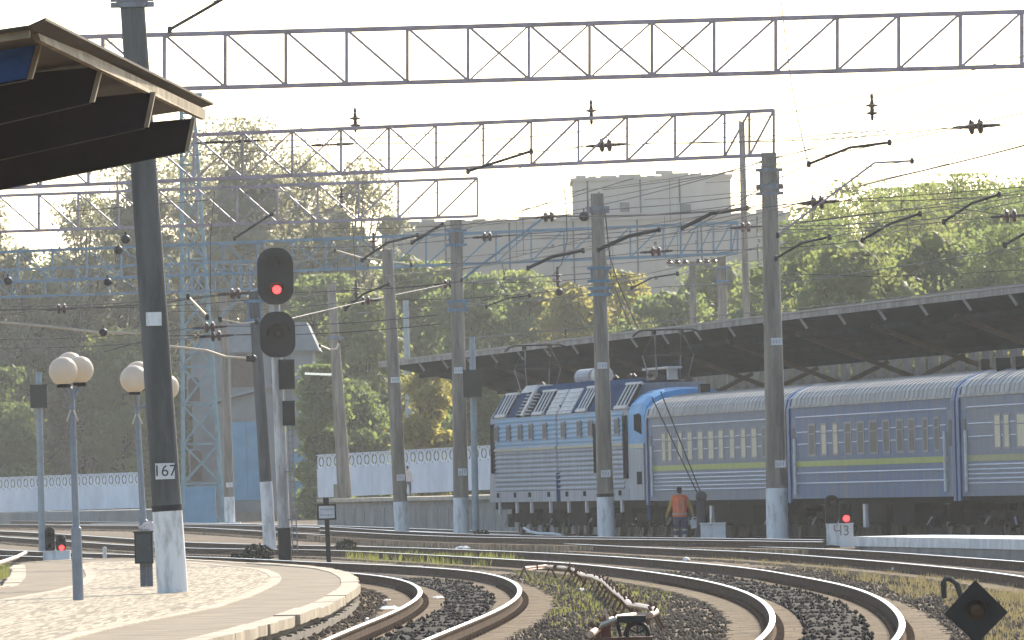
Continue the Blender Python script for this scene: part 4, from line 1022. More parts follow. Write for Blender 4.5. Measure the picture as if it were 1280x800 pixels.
# small framed notice on a black post
YN = 250.0; c = P(408.5, 640, YN); s_ = FPX / YN
sn = thing('track_sign', 'small white two-line notice in a black frame on a black post', 'sign', (P(411, 690, YN).x, YN, gz(YN)))
b = MB(); b.bar((P(411, 690, YN).x, YN, gz(YN)), P(407.5, 624, YN), 0.12); b.build('post', M_black, sn)
W, H = 12.0 / s_, 10.0 / s_
b = MB()
for (x0, x1, z0, z1) in ((-W, W, H - .045, H), (-W, W, -H, -H + .045), (-W, -W + .045, -H + .045, H - .045), (W - .045, W, -H + .045, H - .045)): b.box(c.x + x0, c.x + x1, YN - .12, YN - .07, c.z + z0, c.z + z1)
b.build('frame', M_black, sn)
b = MB(); b.box(c.x - W + .03, c.x + W - .03, YN - .1, YN - .08, c.z - H + .03, c.z + H - .03); o = b.build('notice_board', M_white_paint, sn)
b = MB()
for row in (0.07, -0.08):
    x = -0.165
    while x < 0.16:
        wd = random.uniform(0.012, 0.022); b.box(c.x + x, c.x + x + wd, YN - .104, YN - .1, c.z + row - .022, c.z + row + .022 + random.uniform(-.008, .008)); x += wd + 0.011
tag(b.build('lettering', mat('grey_lettering', (0.22, 0.24, 0.32), 0.7, var=0), o), kind='stuff')
b = MB(); p = P(407.5, 626, YN); b.box(p.x - .075, p.x + .075, YN - .08, YN + .08, p.z - .07, p.z + .09); b.build('post_cap', M_black, sn)

# ------------------------------------------------------------------ globe lamps on the platform
M_globe = mat('opal_globe', (0.62, 0.55, 0.46), 0.35, scale=3, var=0.12, translucent=((0.8, 0.7, 0.55), 0.35))
M_lpole = mat('lamp_pole_grey', (0.22, 0.245, 0.275), 0.55, scale=2.5, var=0.25, metal=0.2)
def lamp(label, bx, by, tx, ty, Y, globes, tray):
    s_ = FPX / Y; ft = P(bx, by, Y); ft.z = ZP; tp = P(tx, ty, Y)
    t = thing('platform_lamp', label, 'lamp post', tuple(ft), 0, 'globe lamps on the near platform')
    k = ft + (tp - ft) * 0.34
    b = MB(); b.tube([ft, k, k + Vector((0, 0, .03))], [0.088, 0.085, 0.06], 14); b.build('lower_pole', M_lpole, t)
    b = MB(); b.tube([k, tp], [0.06, 0.045], 12); b.build('upper_pole', M_lpole, t)
    c0 = tp + Vector((0, 0, 0.02))
    for i, (gx, gy, gr, dy) in enumerate(globes):
        g_ = P(gx, gy, Y + dy); r_ = gr / s_
        b = MB(); b.ball(g_, r_, 28, 18); go = b.build('globe', M_globe, t, smooth=True)
        b = MB(); b.lathe(g_ + Vector((0, 0, -r_ - 0.03)), [(0.0, 0), (0.10, 0.0), (0.115, 0.03), (0.10, 0.055), (0, 0.06)], 16); b.build('globe_cup', M_black, go)
        b = MB(); b.tube([tp + Vector((0, 0, -0.25)), (tp + g_) / 2 + Vector((0, 0, -r_ * .9)), g_ + Vector((0, 0, -r_ - 0.02))], 0.03, 8); b.build('arm', M_lpole, t)
    for sx in (-1, 1):
        b = MB(); q = tp + (ft - tp) * 0.1; b.tube([q + Vector((sx * .02, -.06, .0)), q + Vector((sx * .09, -.06, -0.18))], 0.014, 6); b.build('stay', M_wire_bright, t)
    return t
lamp('globe lamp with three full globes at the platform left', 98, 750, 89.5, 486, 154, [(79, 464, 18, -0.35), (87, 457, 17, 0.45), (99.5, 462.5, 17.5, 0.1)], 0)
lamp('globe lamp half hidden behind the big numbered pole', 184, 733, 170, 494, 176, [(167.5, 474, 17.5, -0.35), (173, 469, 17.5, 0.3), (208, 484, 16, 0.15)], 0)

# dark cabinet on legs beside the big pole, with a pale bag on top
YC = 174.0; a = P(168, 666, YC); c = P(192, 704, YC)
cb_ = thing('equipment_cabinet', 'dark grey cabinet on two legs beside the big numbered pole', 'cabinet', ((a.x + c.x) / 2, YC, ZP))
b = MB(); b.box(a.x, c.x, YC - .15, YC + .15, c.z, a.z); o = b.build('body', M_signal_box, cb_)
b = MB(); b.box(a.x + .03, c.x - .03, YC - .165, YC - .15, c.z + .03, a.z - .03); d_ = b.build('door', mat('cabinet_door_paint', (0.05, 0.06, 0.065), 0.6, scale=4, var=0.3), o)
b = MB(); b.box(a.x - .02, c.x + .02, YC - .18, YC + .17, a.z, a.z + .025); b.build('lid', M_signal_box, o)
for fx in (0.42, 0.78):
    x = a.x + (c.x - a.x) * fx; b = MB(); b.box(x - .055, x + .055, YC - .05, YC + .05, ZP, c.z); b.build('leg', mat('cabinet_leg_paint', (0.12, 0.12, 0.135), 0.6, scale=4, var=0.3), cb_)
def crumple(name, label, cat, c, rx, ry, rz_, m, seed, n=14, k=9, group=None):
    rs = random.Random(seed); b = MB(); b.ball((0, 0, 0), 1.0, n, k)
    vs = []
    for v in b.v:
        f = 1 + rs.uniform(-0.28, 0.22); vs.append((c.x + v[0] * rx * f, c.y + v[1] * ry * f, c.z + max(-0.75, v[2]) * rz_ * f))
    b.v = vs; o = b.build(name, m, origin=(c.x, c.y, c.z - rz_ * .75)); return tag(o, label, cat, group)
M_bag = mat('pale_bag', (0.66, 0.56, 0.52), 0.6, scale=6, var=0.25)
crumple('plastic_bag', 'pale pinkish bag slumped on top of the dark cabinet', 'bag', P(188, 659.5, YC + 0.02), 0.2, 0.13, 0.11, M_bag, 3)
pb = P(131, 696, 236.0); pb = G(131, 697.5, ZP)
b = MB(); b.tube([pb, pb + Vector((0, 0, 0.22))], [0.055, 0.05], 12); b.ball(pb + Vector((0, 0, 0.25)), 0.06, 12, 8)
mk = b.build('marker_stub', M_white_paint, origin=tuple(pb)); tag(mk, 'tiny white rounded marker stub at the rear platform edge', 'marker')

# equipment box beside the train
a, c = P(876, 655.5, 279), P(907, 672, 279)
eb = thing('trackside_box', 'white concrete trackside box beside the worker', 'trackside box', ((a.x + c.x) / 2, 279, gz(279)))
b = MB(); b.box(a.x, c.x, 278.7, 279.4, gz(279), a.z); o = b.build('body', M_whitewash, eb)
b = MB(); b.box(a.x - .02, c.x + .02, 278.66, 279.42, a.z, a.z + .04); b.build('lid', M_whitewash, eb)
b = MB(); b.tube([((a.x + c.x) / 2 - .05, 279, a.z), ((a.x + c.x) / 2 - .05, 279, a.z + .2)], 0.04, 8); b.build('cable_stub', M_wire_bright, eb)
# guy post with two stay wires near the worker
q0 = P(876, 665, 282); q1 = P(876.5, 621, 282)
gp = thing('anchor_post', 'dark anchor post beside the worker holding two stay wires', 'post', (q0.x, 282, gz(282)))
b = MB(); b.tube([(q0.x, 282, gz(282)), q1], [0.15, 0.13], 12); b.ball(q1, 0.17, 12, 8); b.build('post', mat('anchor_dark', (0.045, 0.045, 0.055), 0.7, var=0.3), gp)
for (x0, y0, x1, y1) in ((815, 497, 872, 617), (826, 490, 876, 616)):
    b = MB(); b.tube([P(x0, y0, 285), P(x1, y1, 282)], 0.022, 6); b.build('stay_wire', M_black, gp)

# ------------------------------------------------------------------ people
def skin_person(name, label, foot, rz, H, joints, edges, rule, mats, root='pelvis'):
    me = bpy.data.meshes.new('figure'); names = list(joints)
    me.from_pydata([joints[k][0] for k in names], [(names.index(a), names.index(b_)) for a, b_ in edges], [])
    o = bpy.data.objects.new('figure_tmp', me); COL.objects.link(o)
    md = o.modifiers.new('s', 'SKIN'); md.use_smooth_shade = True
    for i, k in enumerate(names):
        r_ = joints[k][1]; me.skin_vertices[0].data[i].radius = r_ if isinstance(r_, tuple) else (r_, r_)
        me.skin_vertices[0].data[i].use_root = (k == root)
    sb = o.modifiers.new('d', 'SUBSURF'); sb.levels = 2
    dg = bpy.context.evaluated_depsgraph_get(); dg.update()
    m2 = bpy.data.meshes.new_from_object(o.evaluated_get(dg))
    bpy.data.objects.remove(o)
    m2.materials.clear()
    for m in mats: m2.materials.append(m)
    for p_ in m2.polygons: p_.material_index = rule(p_.center); p_.use_smooth = True
    ob = bpy.data.objects.new('body', m2); COL.objects.link(ob)
    t = thing(name, label, 'person', foot, rz)
    ob.parent = t; return t
M_skin = mat('skin', (0.42, 0.26, 0.19), 0.6, var=0.1)
M_hair = mat('dark_hair', (0.03, 0.026, 0.022), 0.7, var=0.3, scale=30)
M_vest = mat('orange_vest', (0.75, 0.15, 0.045), 0.7, scale=5, col2=(0.55, 0.10, 0.03))
M_sleeve = mat('mustard_sleeve', (0.42, 0.25, 0.05), 0.8, scale=6, var=0.25)
M_trous = mat('navy_trousers', (0.05, 0.07, 0.13), 0.85, scale=6, var=0.3)
M_refl = mat('reflective_tape', (0.45, 0.36, 0.32), 0.4, var=0.1)
M_boot = mat('boot_black', (0.02, 0.02, 0.02), 0.6, var=0.2)
J = {'pelvis': ((0, 0, 0.94), (0.17, 0.13)), 'waist': ((0, 0.0, 1.10), (0.17, 0.13)), 'chest': ((0, 0.0, 1.32), (0.19, 0.14)), 'neckb': ((0, 0.01, 1.47), (0.09, 0.08)),
     'neck': ((0, 0.015, 1.53), 0.06), 'jaw': ((0, 0.03, 1.60), (0.075, 0.085)), 'head': ((0, 0.03, 1.68), (0.085, 0.10)), 'crown': ((0, 0.02, 1.745), (0.06, 0.07)),
     'shl': ((-0.17, 0, 1.43), 0.085), 'ell': ((-0.28, -0.02, 1.17), 0.055), 'wrl': ((-0.36, 0.05, 0.96), 0.038), 'hdl': ((-0.38, 0.07, 0.88), (0.03, 0.045)),
     'shr': ((0.17, 0, 1.43), 0.085), 'elr': ((0.29, -0.03, 1.18), 0.055), 'wrr': ((0.36, 0.04, 0.98), 0.038), 'hdr': ((0.38, 0.06, 0.90), (0.03, 0.045)),
     'hpl': ((-0.10, 0, 0.88), 0.115), 'knl': ((-0.11, 0.12, 0.50), 0.075), 'anl': ((-0.11, 0.02, 0.11), 0.05), 'tol': ((-0.12, 0.2, 0.045), (0.045, 0.035)),
     'hpr': ((0.10, 0, 0.88), 0.115), 'knr': ((0.11, -0.02, 0.50), 0.075), 'anr': ((0.11, -0.2, 0.13), 0.05), 'tor': ((0.12, -0.04, 0.045), (0.045, 0.035))}
Eg = [('pelvis', 'waist'), ('waist', 'chest'), ('chest', 'neckb'), ('neckb', 'neck'), ('neck', 'jaw'), ('jaw', 'head'), ('head', 'crown'), ('chest', 'shl'), ('shl', 'ell'), ('ell', 'wrl'), ('wrl', 'hdl'), ('chest', 'shr'), ('shr', 'elr'), ('elr', 'wrr'), ('wrr', 'hdr'), ('pelvis', 'hpl'), ('hpl', 'knl'), ('knl', 'anl'), ('anl', 'tol'), ('pelvis', 'hpr'), ('hpr', 'knr'), ('knr', 'anr'), ('anr', 'tor')]
def worker_rule(c):
    if c.z > 1.63 or (c.z > 1.56 and c.y < 0.02): return 1
    if c.z > 1.50: return 0
    if abs(c.x) > 0.22 and c.z > 0.94: return 2
    if abs(c.x) > 0.26: return 0
    if c.z > 0.96: return 3
    if c.z < 0.13: return 5
    if 0.33 < c.z < 0.40 or 0.52 < c.z < 0.57: return 6
    return 4
fp = G(851, 682, gz(284)); fp = P(851, 682, 284); 
wk = skin_person('person', 'worker in orange vest seen from behind, walking beside the train', (fp.x, 284, gz(284)), R(4), 1.75, J, Eg, worker_rule, [M_skin, M_hair, M_sleeve, M_vest, M_trous, M_boot, M_refl])
def vest_shell():
    b = MB(); rows = [(0.90, 0.205, 0.155), (1.02, 0.20, 0.155), (1.15, 0.20, 0.152), (1.30, 0.225, 0.165), (1.42, 0.215, 0.15), (1.485, 0.14, 0.11)]
    n = 20; vs_, fs_ = [], []
    for (z, rx, ry) in rows:
        for k in range(n): a_ = 2 * math.pi * k / n; vs_.append((rx * math.cos(a_), ry * math.sin(a_), z))
    for i in range(len(rows) - 1):
        for k in range(n): fs_.append((i * n + k, i * n + (k + 1) % n, (i + 1) * n + (k + 1) % n, (i + 1) * n + k))
    return b.add(vs_, fs_)
wk.scale = (1.07, 1.07, 1.07)
vo_ = vest_shell().build('vest', M_vest, wk, origin=(0, 0, 0), smooth=True)
for x in (-0.075, 0.075):
    b = MB(); b.box(x - .013, x + .013, -0.172, -0.163, 0.97, 1.38); b.build('reflective_strip', M_refl, vo_, origin=(0, 0, 0))
b = MB(); b.lathe((0, 0, 0), [(0.212, 0.96), (0.212, 1.0)], 24); 
b.v = [(x, y * 0.76, z) for x, y, z in b.v]; b.build('reflective_band', M_refl, vo_, origin=(0, 0, 0))
for hx in (-0.385, 0.385):      # fingers
    for k in range(5):
        b = MB(); y0 = 0.02 + k * 0.02 if k < 4 else 0.1; ln = (0.075, 0.085, 0.08, 0.065, 0.05)[k]
        z0 = 0.875 if k < 4 else 0.92
        b.tube([(hx, y0, z0), (hx - math.copysign(0.01, hx), y0 + 0.005, z0 - ln * .55), (hx - math.copysign(0.028, hx), y0 + 0.01, z0 - ln)], [0.010, 0.009, 0.007], 6); b.build('finger', M_skin, wk, origin=(0, 0, 0))
# white container in the worker's right hand
hb = wk.location + Vector((0.45, -0.05, 0.6))
cn = thing('canister', 'white canister hanging from the right hand of the worker', 'canister', tuple(hb))
b = MB(); b.hexa([hb + Vector(v) for v in ((-.13, -.08, 0), (.13, -.08, .04), (.13, .08, .04), (-.13, .08, 0))], [hb + Vector(v) for v in ((-.16, -.08, .25), (.1, -.08, .29), (.1, .08, .29), (-.16, .08, .25))]); b.build('body', M_white_paint, cn)
b = MB(); b.tube([hb + Vector((-.12, 0, .25)), hb + Vector((-.07, 0, .33)), hb + Vector((.02, 0, .34)), hb + Vector((.06, 0, .28))], 0.014, 6); b.build('handle', M_white_paint, cn)
J2 = dict(J); J2['hdl'] = ((-0.25, 0.05, 0.80), (0.03, 0.045)); J2['wrl'] = ((-0.25, 0.03, 0.90), 0.036); J2['ell'] = ((-0.24, -0.02, 1.15), 0.05)
J2['hdr'] = ((0.25, 0.05, 0.80), (0.03, 0.045)); J2['wrr'] = ((0.25, 0.03, 0.90), 0.036); J2['elr'] = ((0.24, -0.02, 1.15), 0.05)
M_pink = mat('pale_pink_top', (0.46, 0.40, 0.39), 0.8, scale=4, var=0.15)
fp2 = P(510.0, 618, 400)
tw = ((fp2 - R0).dot(U))
p2_ = skin_person('person', 'dark haired person in a pale pink top half hidden by the leaning pole', (fp2.x, 400, 1.42), R(200), 1.65, J2, Eg,
            lambda c: 1 if (c.z > 1.6 or (c.z > 1.3 and c.y < 0.05 and abs(c.x) < 0.15)) else (0 if (c.z > 1.5 or (abs(c.x) > 0.2 and c.z < 0.9)) else (2 if c.z > 0.86 else 3)), [M_skin, M_hair, M_pink, mat('grey_trousers', (0.10, 0.10, 0.115), 0.8, var=0.2)])
p2_.scale = (0.74, 0.74, 0.74)

# ------------------------------------------------------------------ fences
M_fence = mat('fence_white_concrete', (0.62, 0.64, 0.67), 0.8, scale=0.8, col2=(0.50, 0.52, 0.55), stretch=(1, 1, 0.5))
def oval_cell(w_, h_, th=0.03, n=20):
    b = MB(); W, H = w_ / 2, h_ / 2
    def ring(rx, ry): return [(rx * math.cos(2 * math.pi * k / n), ry * math.sin(2 * math.pi * k / n)) for k in range(n)]
    def sq(x, z):
        f = max(abs(x) / W, abs(z) / H); return (x / f, z / f)
    ri = ring(W * .76, H * .86); ro = [sq(*p) for p in ring(W, H)]
    for yy in (-th / 2, th / 2):
        vs_ = [(x, yy, z) for x, z in ri] + [(x, yy, z) for x, z in ro]
        b.add(vs_, [(k, (k + 1) % n, n + (k + 1) % n, n + k)[::(1 if yy < 0 else -1)] for k in range(n)])
    b.add([(x, -th / 2, z) for x, z in ri] + [(x, th / 2, z) for x, z in ri], [(k, n + k, n + (k + 1) % n, (k + 1) % n) for k in range(n)])
    pr_ = [Vector((x, -th / 2, z)) for x, z in ring(W * .42, H * .52)]
    b.prism(pr_[::-1], (0, th, 0))
    b.box(-.03, .03, -th / 2 + .004, th / 2 - .004, H * .5, H * .88); b.box(-.03, .03, -th / 2 + .004, th / 2 - .004, -H * .88, -H * .5)
    return b
def fence(label, p0, p1, zt0, zt1, zb, cell, band, joint):
    a, c = Vector((p0.x, p0.y, 0)), Vector((p1.x, p1.y, 0)); d = (c - a); L = d.length; d.normalize(); ang = math.atan2(d.y, d.x)
    t = thing('concrete_fence', label, 'fence', (a.x, a.y, zb), ang if abs(ang) > 1e-6 else 1e-6)
    zt_ = (zt0 + zt1) / 2 - zb - (zt1 - zt0) / 2
    t.rotation_euler = (0, -math.atan2(zt1 - zt0, L), ang)
    b = MB(); k = 0.0
    while k < L - 0.1:
        e = min(k + joint, L); b = MB(); b.box(k + .012, e - .012, -.06, .06, 0, zt_ - band - .05); b.build('panel', M_fence, t); k = e
    b = MB(); b.box(0, L, -.065, .065, zt_ - .05, zt_); b.build('top_rail', M_fence, t)
    b = MB(); b.box(0, L, -.065, .065, zt_ - band - .05, zt_ - band); b.build('middle_rail', M_fence, t)
    n_ = int(round(L / cell)); cw = L / n_
    me = oval_cell(cw, band - .05).mesh('oval_lattice', M_fence)
    for i in range(n_): inst('oval_lattice', me, t, ((i + .5) * cw, 0, zt_ - .05 - (band - .05) / 2))
    return t
f0, f1 = P(397, 568.5, 494), P(640, 555, 476)
fence('white ornamental concrete fence with oval lattice on the mid platform', f0, f1, f0.z, f1.z, 1.42, 0.82, 0.72, 6.0)
f0, f1 = P(-20, 597.5, 600), P(176, 590, 585)
fence('white ornamental concrete fence at the left edge behind the lamps', f0, f1, f0.z, f1.z, 0.95, 0.75, 0.78, 6.0)
# low terrace wall under the left fence
M_terr = mat('terrace_wall', (0.15, 0.17, 0.185), 0.85, scale=0.6, col2=(0.10, 0.115, 0.12))
b = MB(); q0, q1 = P(-60, 641, 616), P(200, 638, 556)
def wallseg(b, q0, q1, z0, z1, th):
    d = (q1 - q0); d.z = 0; d.normalize(); nn = Vector((-d.y, d.x, 0)) * th
    a_, c_ = Vector((q0.x, q0.y, 0)), Vector((q1.x, q1.y, 0))
    b.hexa([a_ + Vector((0, 0, z0)), c_ + Vector((0, 0, z0)), c_ + nn + Vector((0, 0, z0)), a_ + nn + Vector((0, 0, z0))], [a_ + Vector((0, 0, z1)), c_ + Vector((0, 0, z1)), c_ + nn + Vector((0, 0, z1)), a_ + nn + Vector((0, 0, z1))])
wallseg(b, q0, q1, -0.1, 0.93, 14.0)
o = b.build('terrace', M_terr, origin=(q0.x, q0.y, 0)); tag(o, kind='structure')

# ------------------------------------------------------------------ buildings
M_bconc = mat('building_grey_panel', (0.46, 0.405, 0.335), 0.95, scale=0.25, col2=(0.37, 0.325, 0.265), stretch=(1, 1, 0.3), spec=0.0)
M_bwin = mat('building_window', (0.13, 0.13, 0.125), 0.4, scale=1, var=0.3)
def building_box(label, px0, px1, pyt, pyb, Y, depth, m, name='building', wins=(), joints=(), zb=None):
    pm, ym = (px0 + px1) / 2, (pyt + pyb) / 2
    x0, x1 = P(px0, ym, Y).x, P(px1, ym, Y).x; z1 = P(pm, pyt, Y).z; z0 = 0.0 if zb is None else zb
    t = thing(name, label, 'building', ((x0 + x1) / 2, Y, z0))
    b = MB(); b.box(x0, x1, Y, Y + depth, z0, z1); b.build('wall', m, t)
    b = MB(); b.box(x0 - .15, x1 + .15, Y - .15, Y + depth + .15, z1, z1 + 0.22); b.build('parapet', m, t)
    for (a_, b_, c_, d_) in wins:
        wx0, wx1 = P(a_, ym, Y).x, P(c_, ym, Y).x; wz1, wz0 = P(pm, b_, Y).z, P(pm, d_, Y).z
        f = MB(); f.box(wx0, wx1, Y - .06, Y + .02, wz0, wz1); fo_ = f.build('window', M_bconc, t)
        f = MB(); f.box(wx0 + .12, wx1 - .12, Y - .09, Y - .06, wz0 + .12, wz1 - .12); f.build('pane', M_bwin, fo_)
    for jx in joints:
        xx = P(jx, ym, Y).x; b = MB(); b.box(xx - .06, xx + .06, Y - .05, Y, z0, z1); b.build('panel_joint', M_bwin, t)
    return t, (x0, x1, z1)
wl = [(x, y, x + 8, y + 9) for y in (302, 345) for x in (690, 742, 818, 870, 948)]
lb, ext_ = building_box('long grey concrete block rising behind the trees', 480, 990, 276, 560, 660, 14, M_bconc, wins=wl, joints=(560, 640, 720, 800, 880, 950))
ub, _ = building_box('upper grey roof block with small chimney on the skyline', 717, 914, 224, 300, 668, 12, M_bconc, wins=[(773, 250, 789, 266), (848, 254, 866, 270), (742, 262, 752, 272)], joints=(735, 801, 850), zb=ext_[2] + 0.25)
rs_ = random.Random(4)
for (o_, x0_, x1_, zt_, Y_) in ((lb, ext_[0], ext_[1], ext_[2] + .22, 660.0), (ub, P(717, 260, 668).x, P(914, 260, 668).x, P(815, 224, 668).z + .22, 668.0)):
    x = x0_ + .2
    while x < x1_ - 1.2:
        w_ = rs_.uniform(.5, 1.6); b = MB(); b.box(x, x + w_, Y_ - .12, Y_ + .3, zt_, zt_ + rs_.choice((.05, .1, .16, .22))); b.build('coping_stone', M_bconc, o_); x += w_ + rs_.uniform(.05, .9)
p = P(833, 224, 672)
b = MB(); b.box(p.x - .35, p.x + .35, 671.5, 672.5, p.z - .3, p.z + .35); b.box(p.x - .75, p.x + .45, 671.4, 672.6, p.z + .35, p.z + .6); b.build('chimney', M_bconc, ub)
p = P(657, 285, 664)
b = MB(); b.lathe(p + Vector((0, 0, 0.2)), [(0, 0.12), (0.35, 0.05), (0.5, -0.08)], 18, Vector((0, -1, 0.1))); dd_ = b.build('roof_dish', M_white_paint, lb)
b = MB(); b.tube([(p.x, 664.2, ext_[2]), (p.x, 664.2, p.z + .2)], 0.06, 8); b.build('dish_mast', M_steel_grey, lb)
# house with blue gate behind the signal
M_plaster = mat('pale_plaster', (0.22, 0.235, 0.235), 0.85, scale=0.5, col2=(0.16, 0.17, 0.17))
M_bluegate = mat('blue_gate_paint', (0.13, 0.29, 0.41), 0.7, scale=0.8, var=0.2)
M_slate = mat('grey_roof', (0.22, 0.235, 0.25), 0.8, scale=0.8, var=0.25)
M_brown = mat('brown_shutter', (0.11, 0.08, 0.062), 0.7, scale=1.5, var=0.3)
YH = 545.0
x0, x1 = P(240, 500, YH).x, P(392, 500, YH).x; xg0, xg1 = P(264, 500, YH).x, P(335, 500, YH).x
hz = P(318, 440, YH).z; top = P(325, 404, YH).z
hs = thing('house', 'pale plastered house with grey roof and brown windows behind the main signal', 'building', ((x0 + x1) / 2, YH, 0))
b = MB(); b.box(x0, x1, YH, YH + 9, 0, hz); b.build('wall', M_plaster, hs)
b = MB(); xm = P(330, 400, YH).x
b.prism([(x0 - .4, YH - .4, hz), (x1 + .4, YH - .4, hz), (xm + 2.4, YH - .4, top), (xm - 2.4, YH - .4, top)], (0, 9.8, 0)); b.build('roof', M_slate, hs)
for (a_, b_, c_, d_) in ((290, 443, 318, 484), (236, 470, 250, 500), (236, 562, 251, 600), (340, 450, 362, 482)):
    wx0, wx1 = P(a_, 500, YH).x, P(c_, 500, YH).x; wz1, wz0 = P(300, b_, YH).z, P(300, d_, YH).z
    f = MB(); f.box(wx0 - .1, wx1 + .1, YH - .05, YH + .02, wz0 - .1, wz1 + .1); fo_ = f.build('window', M_plaster, hs)
    f = MB(); pts = [(wx0, wz0), (wx1, wz0), (wx1, wz1 - .2), ((wx0 + wx1) / 2 + (wx1 - wx0) * .25, wz1), ((wx0 + wx1) / 2 - (wx1 - wx0) * .25, wz1), (wx0, wz1 - .2)]
    f.prism([(x, YH - .09, z) for x, z in pts][::-1], (0, .04, 0)); f.build('pane', M_brown, fo_)
YL = 535.0
an = thing('shed', 'low pale shed with sloping roof and big blue gates', 'building', (P(330, 600, YL).x, YL, 0))
sx0, sx1 = P(268, 560, YL).x, P(384, 560, YL).x
zl, zr = P(268, 506, YL).z, P(384, 470, YL).z
b = MB(); b.prism([(sx0, YL, 0), (sx1, YL, 0), (sx1, YL, zr), (sx0, YL, zl)], (0, 7, 0)); b.build('wall', M_plaster, an)
b = MB(); b.hexa([(sx0 - .4, YL - .5, zl), (sx1 + .3, YL - .5, zr), (sx1 + .3, YL + 7.4, zr), (sx0 - .4, YL + 7.4, zl)], [(sx0 - .4, YL - .5, zl + .14), (sx1 + .3, YL - .5, zr + .14), (sx1 + .3, YL + 7.4, zr + .14), (sx0 - .4, YL + 7.4, zl + .14)]); b.build('roof', M_slate, an)
for (a_, c_, yt, yb) in ((289, 308, 527, 625), (308.5, 327, 527, 625), (366, 381, 569, 622)):
    b = MB(); b.box(P(a_, 560, YL).x, P(c_, 560, YL).x, YL - .08, YL + .02, P(320, yb, YL).z, P(320, yt, YL).z); g_ = b.build('gate_leaf', M_bluegate, an)
b = MB(); q0, q1 = P(225, 640, 540), P(330, 640, 530); wallseg(b, q0, q1, 0.0, P(300, 640, 530).z, 4)
o = b.build('loading_ramp', mat('ramp_brown_concrete', (0.17, 0.135, 0.11), 0.85, scale=0.7, var=0.3), origin=(q0.x, q0.y, 0)); tag(o, 'brown concrete loading ramp below the blue gates', 'ramp')

# blue lattice lighting tower
YT = 500.0
bl, br = P(228, 640, YT), P(279, 640, YT); zb_ = gz(YT)
tl_, tr_ = P(226, 120, YT), P(241, 120, YT)
W0, W1 = (br.x - bl.x) / 2, (tr_.x - tl_.x) / 2; cx0, cx1 = (bl.x + br.x) / 2, (tl_.x + tr_.x) / 2
tw_ = thing('lattice_tower', 'tall pale blue steel lattice tower behind the big numbered pole', 'tower', (cx0, YT, zb_))
z0, z1 = zb_, tl_.z
def tpt(f, sx, sy):
    w_ = W0 + (W1 - W0) * f; return Vector((cx0 + (cx1 - cx0) * f + sx * w_, YT + w_ + sy * w_, z0 + (z1 - z0) * f))
for sx in (-1, 1):
    for sy in (-1, 1):
        b = MB(); b.bar(tpt(0, sx, sy), tpt(1, sx, sy), 0.16); b.build('corner_leg', M_tower_blue, tw_)
NB = 13; fs = [1 - (1 - k / NB) ** 1.25 for k in range(NB + 1)]
for k in range(NB):
    a_, c_ = fs[k], fs[k + 1]
    for (s1, s2) in (((-1, -1), (1, -1)), ((1, -1), (1, 1)), ((1, 1), (-1, 1)), ((-1, 1), (-1, -1))):
        b = MB(); b.bar(tpt(a_, *s1), tpt(c_, *s2), 0.07); b.bar(tpt(a_, *s2), tpt(c_, *s1), 0.07); b.bar(tpt(c_, *s1), tpt(c_, *s2), 0.08); b.build('bracing', M_tower_blue, tw_)
b = MB(); q = tpt(1, 0, 0); b.box(q.x - .8, q.x + .8, q.y - .8, q.y + .8, q.z, q.z + .12); b.build('top_deck', M_tower_blue, tw_)
b = MB(); q0, q1 = P(231, 640, 497), P(270, 640, 497); b.box(q0.x, q1.x, 497, 497.1, gz(497), P(250, 608, 497).z); o = b.build('blue_hoarding', M_bluegate, origin=(q0.x, 497, 0)); tag(o, 'blue sheet hoarding at the foot of the lattice tower', 'hoarding')
